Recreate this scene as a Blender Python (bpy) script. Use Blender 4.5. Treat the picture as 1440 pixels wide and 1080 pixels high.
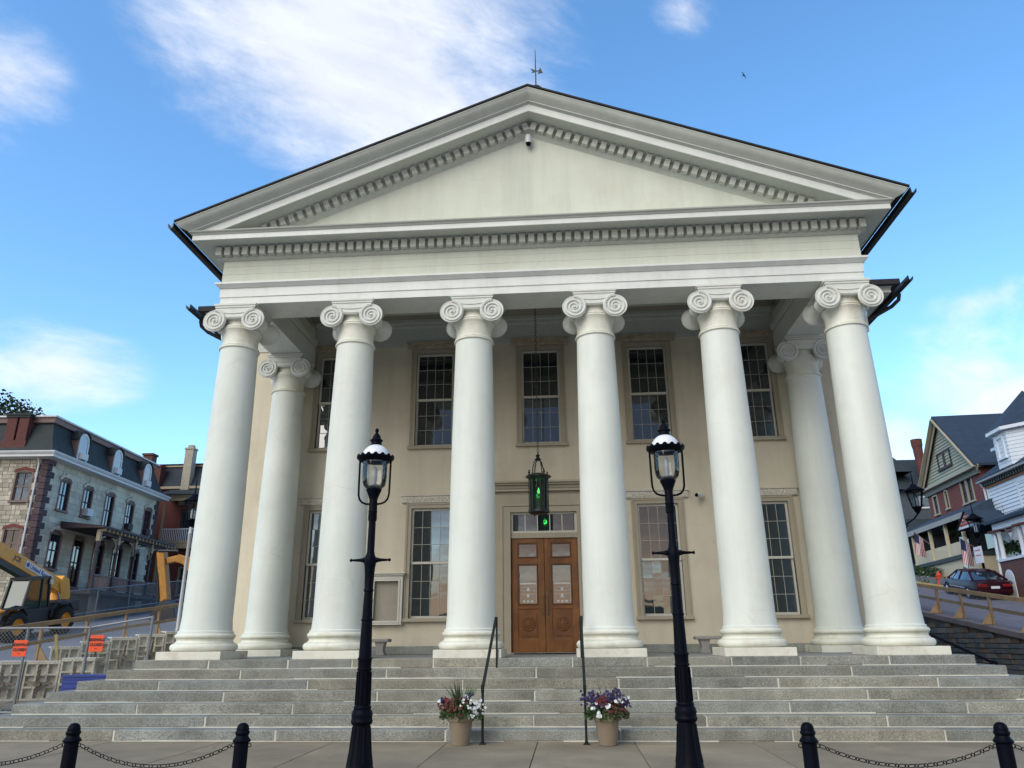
import bpy, math, random
from math import sin, cos, pi, radians, sqrt, atan2
from mathutils import Vector, Matrix
random.seed(11)
scene = bpy.context.scene
for o in list(bpy.data.objects): bpy.data.objects.remove(o)
COL = scene.collection

# ------------------------------------------------------------------ camera
CF, CP, CY, CR = 1048.26, 0.331832, 0.0714805, -0.0084398
CAM = Vector((0.60573, -15.66256, 1.50764))
def cam_basis():
    f = Vector((-sin(CY)*cos(CP), cos(CY)*cos(CP), sin(CP)))
    rt = Vector((cos(CY), sin(CY), 0)); up = rt.cross(f)
    return cos(CR)*rt + sin(CR)*up, -sin(CR)*rt + cos(CR)*up, f
CA, CB, CFW = cam_basis()
cd = bpy.data.cameras.new('camera'); cam = bpy.data.objects.new('camera', cd); COL.objects.link(cam)
cd.sensor_width = 36; cd.lens = 36*CF/1440; cd.clip_start = .1; cd.clip_end = 3000
m3 = Matrix((CA, CB, -CFW)).transposed()
cam.matrix_world = Matrix.Translation(CAM) @ m3.to_4x4()
scene.camera = cam
def ray(x, y): return (x-720)/CF*CA - (y-540)/CF*CB + CFW
def on(x, y, n, c):
    d = ray(x, y); n = Vector(n); return CAM + d*((c - n.dot(CAM))/n.dot(d))
def atY(x, y, Y): return on(x, y, (0,1,0), Y)
def atX(x, y, X): return on(x, y, (1,0,0), X)
def atZ(x, y, Z): return on(x, y, (0,0,1), Z)

# ------------------------------------------------------------------ light and sky
SUN_EL, SUN_AZ = radians(36), radians(210)      # azimuth from +Y, clockwise: behind the camera, a little left
scene.view_settings.view_transform = 'Standard'; scene.view_settings.look = 'None'
scene.view_settings.exposure = 0.5; scene.view_settings.gamma = 1.0
sl = bpy.data.lights.new('sun', 'SUN'); sl.energy = 2.0; sl.angle = radians(50); sl.color = (1.0, .955, .86)
so = bpy.data.objects.new('sun', sl); COL.objects.link(so)
sdir = Vector((sin(SUN_AZ)*cos(SUN_EL), cos(SUN_AZ)*cos(SUN_EL), sin(SUN_EL)))
so.rotation_euler = (-sdir).to_track_quat('-Z', 'Y').to_euler(); so.location = sdir*60

world = bpy.data.worlds.new('World'); scene.world = world; world.use_nodes = True
wt = world.node_tree; wt.nodes.clear()
def wn(t, **k):
    n = wt.nodes.new(t)
    for a, b in k.items(): setattr(n, a, b)
    return n
def wl(a, b): wt.links.new(a, b)
def wmath(op, a, b=None, c=None, clamp=False):
    n = wn('ShaderNodeMath', operation=op); n.use_clamp = clamp
    for i, v in enumerate((a, b, c)):
        if v is None: continue
        if isinstance(v, (int, float)): n.inputs[i].default_value = v
        else: wl(v, n.inputs[i])
    return n.outputs[0]
wo = wn('ShaderNodeOutputWorld'); bg = wn('ShaderNodeBackground'); wl(bg.outputs[0], wo.inputs[0])
sky = wn('ShaderNodeTexSky', sky_type='NISHITA'); sky.sun_disc = False
sky.sun_elevation = SUN_EL; sky.sun_rotation = SUN_AZ; sky.altitude = 100; sky.air_density = 1.0; sky.dust_density = .6; sky.ozone_density = 2.2
tc = wn('ShaderNodeTexCoord'); DIR = tc.outputs['Generated']
hs = wn('ShaderNodeHueSaturation'); hs.inputs['Saturation'].default_value = 1.17; hs.inputs['Value'].default_value = 1.55
tint = wn('ShaderNodeMix', data_type='RGBA', blend_type='MULTIPLY'); tint.inputs[0].default_value = 1.0; tint.inputs[7].default_value = (1.03, 1.08, 1.06, 1)
wl(sky.outputs[0], tint.inputs[6]); wl(tint.outputs[2], hs.inputs['Color'])
sep = wn('ShaderNodeSeparateXYZ'); wl(DIR, sep.inputs[0])
zz = wmath('ADD', wmath('MAXIMUM', sep.outputs[2], 0.0), .12)
cx_, cy_ = wmath('DIVIDE', sep.outputs[0], zz), wmath('DIVIDE', sep.outputs[1], zz)
cmb = wn('ShaderNodeCombineXYZ'); wl(cx_, cmb.inputs[0]); wl(cy_, cmb.inputs[1])
def wnoise(vec, scale, detail=8, rough=.6, dist=0.0):
    n = wn('ShaderNodeTexNoise'); n.inputs['Scale'].default_value = scale; n.inputs['Detail'].default_value = detail
    n.inputs['Roughness'].default_value = rough; n.inputs['Distortion'].default_value = dist
    wl(vec, n.inputs['Vector']); return n.outputs['Fac']
def blob(px, py, px2, py2, hw, amp):
    """a soft elongated cloud body around the direction between two sky points"""
    d1, d2 = ray(px, py).normalized(), ray(px2, py2).normalized()
    c = (d1+d2).normalized(); t1 = (d2-d1); a = t1.length/2; t1.normalize(); t2 = c.cross(t1).normalized()
    res = []
    for t, s in ((t1, a), (t2, hw)):
        n = wn('ShaderNodeVectorMath', operation='DOT_PRODUCT'); wl(DIR, n.inputs[0]); n.inputs[1].default_value = t/s
        off = -c.dot(t)/s
        res.append(wmath('ADD', n.outputs['Value'], off))
    front = wn('ShaderNodeVectorMath', operation='DOT_PRODUCT'); wl(DIR, front.inputs[0]); front.inputs[1].default_value = c
    r2 = wmath('ADD', wmath('MULTIPLY', res[0], res[0]), wmath('MULTIPLY', res[1], res[1]))
    m = wmath('SUBTRACT', 1.0, wmath('SQRT', r2), clamp=True)
    m = wmath('MULTIPLY', m, wmath('GREATER_THAN', front.outputs['Value'], 0.0))
    return wmath('MULTIPLY', m, amp)
BL = [(110, -80, 850, 215, .20, 2.1), (480, -80, 860, 130, .13, 1.1), (-160, 20, 110, 190, .10, 1.0),
      (-140, 495, 240, 535, .065, 1.3), (1270, 450, 1520, 395, .03, .95),
      (1180, 580, 1600, 480, .10, 1.15), (1300, 600, 1560, 545, .055, 2.4), (1130, 665, 1360, 600, .065, 2.2), (900, 50, 1030, -25, .045, .95), (-40, 585, 90, 580, .012, .8)]
acc = None
for b in BL:
    v = blob(*b); acc = v if acc is None else wmath('MAXIMUM', acc, v)
SA = (ray(760,170).normalized()-ray(180,-40).normalized()).normalized(); SC = ray(460,60).normalized(); SB = SC.cross(SA).normalized()
sc3 = wn('ShaderNodeCombineXYZ')
for i_, (ax_, k_) in enumerate(((SA, .42), (SB, 1.0), (SC, 1.0))):
    dn = wn('ShaderNodeVectorMath', operation='DOT_PRODUCT'); wl(DIR, dn.inputs[0]); dn.inputs[1].default_value = ax_*k_; wl(dn.outputs['Value'], sc3.inputs[i_])
nz = wnoise(sc3.outputs[0], 7.0, 10, .66, .35); nz2 = wnoise(sc3.outputs[0], 22, 8, .62, .3)
nn = wmath('ADD', wmath('MULTIPLY', nz, .72), wmath('MULTIPLY', nz2, .28))
den = wmath('ADD', acc, wmath('MULTIPLY', wmath('SUBTRACT', nn, .5), 3.6))
def smooth(v, lo, hi):
    n = wn('ShaderNodeMapRange'); n.interpolation_type = 'SMOOTHSTEP'; wl(v, n.inputs[0])
    n.inputs[1].default_value = lo; n.inputs[2].default_value = hi; return n.outputs[0]
c1 = wmath('MULTIPLY', smooth(den, .05, 1.55), smooth(acc, .0, .35))
# scattered clouds over the rest of the sky (towards the setting sun, behind the camera)
behind = smooth(wmath('MULTIPLY', sep.outputs[1], -1.0), .02, .45)
low = smooth(wnoise(cmb.outputs[0], .55, 8, .58, .4), .34, .52)
band = wmath('MULTIPLY', smooth(sep.outputs[2], .10, .20), wmath('SUBTRACT', 1.0, smooth(sep.outputs[2], .38, .60)))
c2 = wmath('MULTIPLY', wmath('MULTIPLY', wmath('MAXIMUM', low, band), behind), .98)
cl = wmath('MAXIMUM', c1, c2)
duskc = wn('ShaderNodeMix', data_type='RGBA'); wl(smooth(sep.outputs[2], .04, .22), duskc.inputs[0]); duskc.inputs[6].default_value = (8.0, 5.6, 3.9, 1); duskc.inputs[7].default_value = (.85, 1.15, 1.75, 1)
mixc = wn('ShaderNodeMix', data_type='RGBA'); wl(behind, mixc.inputs[0])
mixc.inputs[6].default_value = (5.4, 5.45, 5.7, 1); wl(duskc.outputs[2], mixc.inputs[7])
shade = wn('ShaderNodeMix', data_type='RGBA', blend_type='MULTIPLY'); shade.inputs[0].default_value = 1.0
wl(mixc.outputs[2], shade.inputs[6])
sv = wn('ShaderNodeMapRange'); wl(nz2, sv.inputs[0]); sv.inputs[1].default_value = .3; sv.inputs[2].default_value = .7; sv.inputs[3].default_value = .86; sv.inputs[4].default_value = 1.08
wl(sv.outputs[0], shade.inputs[7])
mx = wn('ShaderNodeMix', data_type='RGBA'); wl(wmath('MULTIPLY', cl, wmath('ADD', wmath('MULTIPLY', behind, .20), .78)), mx.inputs[0]); wl(hs.outputs[0], mx.inputs[6]); wl(shade.outputs[2], mx.inputs[7])
wl(mx.outputs[2], bg.inputs[0]); bg.inputs[1].default_value = 0.145

# ------------------------------------------------------------------ materials
MATS = {}
def M(name, col, rough=.65, var=.10, scale=2.0, bump=0.0, bscale=40.0, metal=0.0, rnd=0.0, isl=0.0, stain=None, spec=.5, streak=0.0, fine=0.0, crack=None, alt=None):
    if name in MATS: return MATS[name]
    m = bpy.data.materials.new(name); m.use_nodes = True; t = m.node_tree; N = t.nodes; L = t.links
    p = N['Principled BSDF']; p.inputs['Roughness'].default_value = rough; p.inputs['Metallic'].default_value = metal
    p.inputs['Specular IOR Level'].default_value = spec
    tc = N.new('ShaderNodeTexCoord'); oi = N.new('ShaderNodeObjectInfo')
    va = N.new('ShaderNodeVectorMath'); va.operation = 'ADD'; L.new(tc.outputs['Object'], va.inputs[0])
    sc = N.new('ShaderNodeMath'); sc.operation = 'MULTIPLY'; L.new(oi.outputs['Random'], sc.inputs[0]); sc.inputs[1].default_value = 37.0
    L.new(sc.outputs[0], va.inputs[1]); vec = va.outputs[0]
    def noise(s, d=5, v=None, r=.6):
        n = N.new('ShaderNodeTexNoise'); n.inputs['Scale'].default_value = s; n.inputs['Detail'].default_value = d; n.inputs['Roughness'].default_value = r
        L.new(v or vec, n.inputs['Vector']); return n.outputs['Fac']
    def mr(v, a, b, lo=.3, hi=.7):
        n = N.new('ShaderNodeMapRange'); L.new(v, n.inputs[0]); n.inputs[1].default_value = lo; n.inputs[2].default_value = hi
        n.inputs[3].default_value = a; n.inputs[4].default_value = b; return n.outputs[0]
    def mul(a, b):
        n = N.new('ShaderNodeMath'); n.operation = 'MULTIPLY'; L.new(a, n.inputs[0]); L.new(b, n.inputs[1]); return n.outputs[0]
    f = mr(noise(scale), 1-var, 1+var*.6)
    if fine: f = mul(f, mr(noise(bscale*1.5, 3), 1-fine, 1+fine))
    if rnd: f = mul(f, mr(oi.outputs['Random'], 1-rnd, 1+rnd, 0, 1))
    if isl:
        g = N.new('ShaderNodeNewGeometry'); f = mul(f, mr(g.outputs['Random Per Island'], 1-isl, 1+isl, 0, 1))
    if streak:
        mp = N.new('ShaderNodeMapping'); mp.inputs['Scale'].default_value = (1.1, 1.1, .10); L.new(vec, mp.inputs[0])
        f = mul(f, mr(noise(2.0, 9, mp.outputs[0], .7), 1-streak*1.3, 1.0, .3, .55))
    if crack:
        cs, cz_, cd_ = crack
        mp2 = N.new('ShaderNodeMapping'); mp2.inputs['Scale'].default_value = (cs, cs, cz_); wv_ = N.new('ShaderNodeVectorMath'); wv_.operation = 'ADD'
        nt = N.new('ShaderNodeTexNoise'); nt.inputs['Scale'].default_value = 3.0; nt.inputs['Detail'].default_value = 4; L.new(vec, nt.inputs['Vector']); sc2 = N.new('ShaderNodeVectorMath'); sc2.operation = 'SCALE'; sc2.inputs['Scale'].default_value = .25; L.new(nt.outputs['Color'], sc2.inputs[0])
        L.new(vec, wv_.inputs[0]); L.new(sc2.outputs[0], wv_.inputs[1]); L.new(wv_.outputs[0], mp2.inputs[0])
        vo = N.new('ShaderNodeTexVoronoi'); vo.feature = 'DISTANCE_TO_EDGE'; vo.inputs['Scale'].default_value = 1.0; L.new(mp2.outputs[0], vo.inputs['Vector'])
        ln_ = mr(vo.outputs['Distance'], 1-cd_, 1.0, .001, .008); gate = mr(noise(.9, 3), 0, 1, .54, .62)
        mg = N.new('ShaderNodeMix'); mg.data_type = 'FLOAT'; L.new(gate, mg.inputs[0]); mg.inputs[2].default_value = 1.0; L.new(ln_, mg.inputs[3]); f = mul(f, mg.outputs[0])
    mxn = N.new('ShaderNodeMix'); mxn.data_type = 'RGBA'; mxn.blend_type = 'MULTIPLY'; mxn.inputs[0].default_value = 1
    mxn.inputs[6].default_value = (*col, 1); L.new(f, mxn.inputs[7]); out = mxn.outputs[2]
    if alt:
        am = N.new('ShaderNodeMix'); am.data_type = 'RGBA'; am.inputs[6].default_value = (*col, 1); am.inputs[7].default_value = (*alt, 1)
        fr_ = N.new('ShaderNodeMath'); fr_.operation = 'FRACT'; mu_ = N.new('ShaderNodeMath'); mu_.operation = 'MULTIPLY'; mu_.inputs[1].default_value = 17.3; L.new(oi.outputs['Random'], mu_.inputs[0]); L.new(mu_.outputs[0], fr_.inputs[0])
        L.new(fr_.outputs[0], am.inputs[0]); L.new(am.outputs[2], mxn.inputs[6])
    if stain:
        scol, amt, ss = stain
        s = N.new('ShaderNodeMix'); s.data_type = 'RGBA'; L.new(mr(noise(ss, 7, r=.7), 0, amt, .52, .75), s.inputs[0])
        L.new(out, s.inputs[6]); s.inputs[7].default_value = (*scol, 1); out = s.outputs[2]
    L.new(out, p.inputs['Base Color'])
    if bump:
        b = N.new('ShaderNodeBump'); b.inputs['Strength'].default_value = min(1, bump); b.inputs['Distance'].default_value = .02
        L.new(noise(bscale, 6), b.inputs['Height']); L.new(b.outputs[0], p.inputs['Normal'])
    MATS[name] = m; return m
def emis(name, col, s):
    m = bpy.data.materials.new(name); m.use_nodes = True; p = m.node_tree.nodes['Principled BSDF']
    p.inputs['Base Color'].default_value = (*col, 1); p.inputs['Emission Color'].default_value = (*col, 1); p.inputs['Emission Strength'].default_value = s
    return m
def glassy(name, col, rough=.03, ior=1.9, wav=.0):
    m = bpy.data.materials.new(name); m.use_nodes = True; t = m.node_tree; p = t.nodes['Principled BSDF']
    p.inputs['Base Color'].default_value = (*col, 1); p.inputs['Roughness'].default_value = rough; p.inputs['IOR'].default_value = ior
    if wav:
        n = t.nodes.new('ShaderNodeTexNoise'); n.inputs['Scale'].default_value = 1.7; n.inputs['Detail'].default_value = 2
        tcn = t.nodes.new('ShaderNodeTexCoord'); t.links.new(tcn.outputs['Object'], n.inputs['Vector'])
        b = t.nodes.new('ShaderNodeBump'); b.inputs['Strength'].default_value = wav; b.inputs['Distance'].default_value = .05
        t.links.new(n.outputs['Fac'], b.inputs['Height']); t.links.new(b.outputs[0], p.inputs['Normal'])
    return m
def clear_glass(name, tint=(.95,.97,.97)):
    m = bpy.data.materials.new(name); m.use_nodes = True; t = m.node_tree; N = t.nodes; N.clear()
    o = N.new('ShaderNodeOutputMaterial'); mx = N.new('ShaderNodeMixShader'); tr = N.new('ShaderNodeBsdfTransparent'); gl = N.new('ShaderNodeBsdfGlossy')
    fr = N.new('ShaderNodeFresnel'); fr.inputs[0].default_value = 1.5
    tr.inputs[0].default_value = (*tint, 1); gl.inputs['Roughness'].default_value = .04
    t.links.new(fr.outputs[0], mx.inputs[0]); t.links.new(tr.outputs[0], mx.inputs[1]); t.links.new(gl.outputs[0], mx.inputs[2]); t.links.new(mx.outputs[0], o.inputs[0])
    return m
W = M('white_paint', (.75,.75,.65), .6, .08, 1.6, .08, 60, stain=((.45,.38,.27), .5, 2.6), streak=.10)
WS = M('white_stucco_shaft', (.73,.765,.71), .65, .07, .7, .14, 30, stain=((.55,.54,.47), .35, .9), streak=.07, crack=(.35, 1.2, .09))
WPL = M('plinth_paint', (.70,.69,.60), .6, .10, 3, .06, 50, stain=((.33,.22,.13), .55, 3.2))
WCAP = M('capital_paint', (.68,.70,.655), .6, .10, 4, .10, 50, stain=((.48,.38,.30), .45, 4))
TRIM = M('grey_white_trim', (.56,.585,.525), .6, .07, 1.5, .06, 50, stain=((.42,.42,.38), .4, 2.5), streak=.06)
FASC = M('white_board_trim', (.73,.76,.72), .5, .06, 1.0, .05, 50, stain=((.5,.5,.48), .4, 1.7), streak=.08)
CRM = M('cream_stucco', (.66,.595,.465), .85, .09, .6, .16, 24, stain=((.44,.36,.26), .45, .7), streak=.10, crack=(.4, .3, .14))
TYM = M('tympanum_stucco', (.65,.68,.585), .85, .07, .5, .14, 26, stain=((.55,.51,.40), .45, .7), streak=.09, crack=(.2, .5, .10))
TAUPE = M('taupe_trim', (.40,.35,.265), .6, .07, 2, .05, 50)
SASH = M('sash_paint', (.62,.60,.53), .5, .05, 4)
LINT = M('carved_lintel', (.62,.58,.50), .7, .14, 7, .3, 22, stain=((.40,.36,.30), .6, 9))
LINTR = M('rusty_lintel', (.50,.42,.31), .7, .25, 7, .3, 22, stain=((.30,.19,.11), .5, 6))
GRAN = M('granite', (.235,.25,.235), .85, .32, 1.6, .4, 38, rnd=.15, fine=.48, alt=(.285,.27,.215), stain=((.17,.155,.12), .7, 1.2), streak=.16)
MORT = M('mortar_joint', (.58,.57,.50), .9, .25, 2.5)
CONC = M('sidewalk_concrete', (.265,.215,.145), .88, .30, .9, .2, 60, rnd=.10, fine=.16, stain=((.20,.16,.12), .75, .8), crack=(.3, .3, .35))
ASPH = M('asphalt', (.16,.175,.205), .9, .14, .35, .2, 60, fine=.12, stain=((.23,.24,.26), .6, .25))
DIRT = M('bare_earth', (.20,.165,.125), .95, .25, 1.2, .5, 18)
BLACK = M('black_enamel', (.0025,.0035,.008), .5, .2, 5, spec=.07)
DKRAIL = M('dark_rail_paint', (.008,.013,.016), .45, .2, 5, spec=.25)
BRONZE = M('black_bronze', (.010,.011,.012), .45, .2, 8)
WOOD = M('varnished_oak', (.24,.088,.019), .4, .35, 2.2, .15, 30, streak=.35, stain=((.10,.035,.01), .6, 2.5))
WOODD = M('varnished_oak_dark', (.11,.036,.009), .42, .3, 3, .1, 30)
SHING = M('dark_shingle', (.030,.040,.055), .9, .2, 2, .3, 14)
SLATE = M('green_black_slate', (.022,.032,.036), .8, .25, 2, .25, 16)
BRICK = None
LUMB = M('weathered_lumber', (.33,.22,.115), .85, .2, 3, .2, 30, rnd=.12)
GLW = glassy('window_glass_lower', (.010,.017,.024), .02, 2.15, .04)
GUP = glassy('window_glass_upper', (.006,.009,.018), .03, 1.9, .05)
GBG = glassy('window_glass_far', (.02,.03,.04), .04, 2.1, .1)
CLR = clear_glass('lantern_glass')

# ------------------------------------------------------------------ mesh helpers
class MB:
    def __init__(s): s.v = []; s.f = []
    def add(s, vs, fs):
        b = len(s.v); s.v += [tuple(v) for v in vs]; s.f += [tuple(i+b for i in f) for f in fs]; return s
    def box(s, x0, x1, y0, y1, z0, z1):
        return s.add([(x0,y0,z0),(x1,y0,z0),(x1,y1,z0),(x0,y1,z0),(x0,y0,z1),(x1,y0,z1),(x1,y1,z1),(x0,y1,z1)],
                     [(0,3,2,1),(4,5,6,7),(0,1,5,4),(1,2,6,5),(2,3,7,6),(3,0,4,7)])
    def bar(s, a, b, w, h, up=(0,0,1)):
        a, b = Vector(a), Vector(b); d = (b-a).normalized(); u = Vector(up); r = d.cross(u)
        if r.length < 1e-4: r = d.cross(Vector((1,0,0)))
        r.normalize(); u = r.cross(d).normalized(); r *= w/2; u *= h/2
        return s.add([a-r-u, a+r-u, a+r+u, a-r+u, b-r-u, b+r-u, b+r+u, b-r+u], [(0,1,2,3),(7,6,5,4),(0,4,5,1),(1,5,6,2),(2,6,7,3),(3,7,4,0)])
    def lathe(s, prof, n=32, c=(0,0,0), ax='z', a0=0, a1=2*pi, cap=True):
        full = abs(a1-a0-2*pi) < 1e-6; k = n if full else n+1; vs = []
        for r, z in prof:
            for i in range(k):
                a = a0+(a1-a0)*i/n; x, y = r*cos(a), r*sin(a)
                p = (x, y, z) if ax == 'z' else ((x, z, y) if ax == 'y' else (z, x, y))
                vs.append((p[0]+c[0], p[1]+c[1], p[2]+c[2]))
        fs = []; fl = (ax == 'y')
        for j in range(len(prof)-1):
            for i in range(n if full else n):
                i2 = (i+1) % k if full else i+1
                q = (j*k+i, j*k+i2, (j+1)*k+i2, (j+1)*k+i)
                fs.append(q[::-1] if fl else q)
        if cap and full:
            if prof[0][0] > 1e-5: fs.append(tuple(range(k))[::-1])
            if prof[-1][0] > 1e-5: fs.append(tuple((len(prof)-1)*k+i for i in range(k)))
        return s.add(vs, fs)
    def tube(s, path, r, n=8, closed=False):
        P = [Vector(p) for p in path]; R = r if isinstance(r, (list, tuple)) else [r]*len(P); vs = []; fs = []; m = len(P); pu = None
        for i, p in enumerate(P):
            if closed: d = P[(i+1) % m]-P[i-1]
            else: d = P[min(i+1, m-1)]-P[max(i-1, 0)]
            d.normalize()
            if pu is None:
                u = d.orthogonal().normalized()
            else:
                u = (pu - d*pu.dot(d)); u = u.normalized() if u.length > 1e-6 else d.orthogonal().normalized()
            pu = u; w = d.cross(u)
            for k in range(n):
                a = 2*pi*k/n; vs.append(p + (u*cos(a)+w*sin(a))*R[i])
        for i in range(m if closed else m-1):
            for k in range(n):
                k2 = (k+1) % n; j = (i+1) % m
                fs.append((i*n+k, i*n+k2, j*n+k2, j*n+k))
        if not closed: fs += [tuple(range(n))[::-1], tuple((m-1)*n+k for k in range(n))]
        return s.add(vs, fs)
    def prism(s, pts, y0, y1, plane='xz'):
        n = len(pts)
        def mk(a, b, y): return {'xz': (a, y, b), 'yz': (y, a, b), 'xy': (a, b, y)}[plane]
        vs = [mk(a, b, y0) for a, b in pts] + [mk(a, b, y1) for a, b in pts]
        fs = [tuple(range(n)), tuple(range(n, 2*n))[::-1]] + [(i, n+i, n+(i+1) % n, (i+1) % n) for i in range(n)]
        return s.add(vs, fs)
    def xf(s, mat):
        s.v = [tuple(mat @ Vector(v)) for v in s.v]; return s
    def mesh(s, name, smooth=None):
        me = bpy.data.meshes.new(name); me.from_pydata(s.v, [], s.f); me.validate()
        import bmesh
        bm = bmesh.new(); bm.from_mesh(me); bmesh.ops.recalc_face_normals(bm, faces=bm.faces); bm.to_mesh(me); bm.free()
        if smooth:
            me.polygons.foreach_set('use_smooth', [True]*len(me.polygons)); me.set_sharp_from_angle(angle=radians(smooth))
        return me
def put(name, me, mat, parent=None, loc=None, rot=None, bevel=0, kind=None, label=None, cat=None, group=None):
    if isinstance(me, MB): me = me.mesh(name)
    o = bpy.data.objects.new(name, me); COL.objects.link(o)
    if mat is not None and not me.materials: me.materials.append(mat)
    if parent: o.parent = parent
    if loc: o.location = loc
    if rot: o.rotation_euler = rot
    if bevel:
        b = o.modifiers.new('bevel', 'BEVEL'); b.width = bevel; b.segments = 2; b.limit_method = 'ANGLE'
    tag(o, label, cat, group, kind); return o
def tag(o, label=None, cat=None, group=None, kind=None):
    for k, v in (('label', label), ('category', cat), ('group', group), ('kind', kind)):
        if v: o[k] = v
    return o
def thing(name, label, cat, loc=(0,0,0), rz=0, group=None):
    o = bpy.data.objects.new(name, None); COL.objects.link(o); o.location = loc; o.rotation_euler = (0,0,rz); o.empty_display_size = .2
    return tag(o, label, cat, group)
def kids(o): return [c for c in bpy.data.objects if c.parent == o]
def clone(o, parent=None, loc=None, rz=None, label=None):
    ch = kids(o); c = o.copy(); COL.objects.link(c)
    if parent is not None: c.parent = parent
    if loc is not None: c.location = loc
    if rz is not None: c.rotation_euler = (0,0,rz)
    if label: c['label'] = label
    for k in ch: clone(k, c)
    return c
def text_mesh(txt, size, ext=.002, align='CENTER', off=0.0):
    cu = bpy.data.curves.new('t', 'FONT'); cu.body = txt; cu.size = size; cu.extrude = ext; cu.align_x = align; cu.align_y = 'CENTER'; cu.resolution_u = 2; cu.offset = off
    ob = bpy.data.objects.new('t', cu); COL.objects.link(ob); dg = bpy.context.evaluated_depsgraph_get()
    me = bpy.data.meshes.new_from_object(ob.evaluated_get(dg)); bpy.data.objects.remove(ob); bpy.data.curves.remove(cu); me.materials.clear(); return me
def wall_open(w0, w1, z0, z1, th, ops):
    """wall in the xz plane, front face at y=0, thickness th towards +y, rectangular openings ops=(x0,x1,z0,z1)"""
    xs = sorted({w0, w1, *[o[0] for o in ops], *[o[1] for o in ops]}); zs = sorted({z0, z1, *[o[2] for o in ops], *[o[3] for o in ops]})
    b = MB()
    for i in range(len(xs)-1):
        for j in range(len(zs)-1):
            cx, cz = (xs[i]+xs[i+1])/2, (zs[j]+zs[j+1])/2
            if any(o[0] < cx < o[1] and o[2] < cz < o[3] for o in ops): continue
            b.add([(xs[i],0,zs[j]),(xs[i+1],0,zs[j]),(xs[i+1],0,zs[j+1]),(xs[i],0,zs[j+1])], [(0,1,2,3)])
            b.add([(xs[i],th,zs[j]),(xs[i+1],th,zs[j]),(xs[i+1],th,zs[j+1]),(xs[i],th,zs[j+1])], [(3,2,1,0)])
    for x0, x1, a, c in list(ops) + [(w0, w1, z0, z1)]:
        b.add([(x0,0,a),(x1,0,a),(x1,0,c),(x0,0,c),(x0,th,a),(x1,th,a),(x1,th,c),(x0,th,c)], [(0,1,5,4),(1,2,6,5),(2,3,7,6),(3,0,4,7)])
    return b
# ------------------------------------------------------------------ terrain, roads, sidewalk
def H(x, y):
    yy = min(y, 95)
    if x <= -13.25: return .12*max(0, yy-1.5)
    if x >= 15.55: return max(0, -.03+.14*yy)
    if x < -12.9: return .05*max(0, min(yy, 12)-.5)
    if x < -9.3: return .05*max(0, min(yy, 12)-.5)*(-9.3-x)/3.6
    return 0.0
def sheet(xs, ys, dz=0.0):
    b = MB(); n = len(ys)
    vs = [(x, y, H(x, y)+dz) for x in xs for y in ys]
    fs = [(i*n+j, (i+1)*n+j, (i+1)*n+j+1, i*n+j+1) for i in range(len(xs)-1) for j in range(n-1)]
    return b.add(vs, fs)
YS = [-600,-200,-80,-40,-25,-12,-6,-3,0,.5,1.05,1.5,3,6,9,12,16,20,25,30,36,45,60,80,95,140,250,500,900]
XS = [-900,-400,-150,-80,-50,-40,-33,-27,-22,-18,-13.26,-12.9,-11,-9.3,0,9,15.5,15.56,18,21,25,30,40,60,90,150,400,900]
put('ground', sheet(XS, YS, -.03), DIRT, kind='structure')
GRASS = M('lawn_green', (.05,.085,.03), .95, .3, 1.5, .4, 20)
yr = [-9.6,-3,0,1.05,1.5,3,6,9,12,16,20,25,30,36,45,60,80,95]
put('road', sheet([-25.0,-22,-18,-13.7], yr, .006), ASPH, kind='structure')
ASPR = M('road_asphalt_violet', (.155,.145,.18), .9, .14, .4, .2, 60, fine=.1, stain=((.22,.21,.25), .6, .3))
put('road', sheet([15.95,18,21.6], yr, .006), ASPR, kind='structure')
b = MB().add([(-60,-34,.006),(60,-34,.006),(60,-9.6,.006),(-60,-9.6,.006)], [(0,1,2,3)])
put('street', b, ASPH, kind='structure')
# right hand kerb (yellow paint) and pavement
YEL = M('kerb_yellow', (.52,.36,.05), .7, .2, 2, stain=((.3,.28,.25), .6, 3))
def strip(x0, x1, ys, z0, z1):
    b = MB(); vs = []
    for y in ys:
        for x, z in ((x0, z0), (x1, z0), (x1, z1), (x0, z1)): vs.append((x, y, H(18 if x0 > 0 else -18, y)+z))
    fs = [(0,1,2,3), tuple(4*(len(ys)-1)+i for i in (3,2,1,0))]
    for i in range(len(ys)-1):
        for k in range(4): fs.append((4*i+k, 4*i+(k+1) % 4, 4*i+4+(k+1) % 4, 4*i+4+k))
    return b.add(vs, fs)
put('kerb', strip(21.6, 21.78, [3,12,20,30,45,70], -.05, .14), YEL, kind='structure')
put('pavement', strip(21.78, 23.2, [3,12,20,30,45,70], -.05, .136), M('far_pavement', (.34,.33,.33), .9, .1, 1), kind='structure')
put('lawn', sheet([-60,-40,-30,-25.0], [14,20,25,30,36,45,60,80], .008), GRASS, kind='structure')
# sidewalk slabs in front of the steps
STEP_R, STEP_T, PZ = .172, .337, 1.204
sw = tag(put('sidewalk', MB().box(-30,30,-9.6,-2.6,-.2,-.02), M('joint_dark', (.10,.085,.07), .95)), kind='structure')
jx = [-1.384-1.85*k for k in range(9,0,-1)] + [-1.384, .04, 1.548] + [1.548+1.8*k for k in range(1,10)]
jy = [-9.6,-7.9,-5.6,-2.62]
for i in range(len(jx)-1):
    for j in range(3):
        s = MB().box(jx[i]+.006, jx[i+1]-.006, jy[j]+.006, jy[j+1]-.006, -.1, random.uniform(-.002,.002))
        put('sidewalk_slab', s, CONC, sw, bevel=.006)

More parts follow.
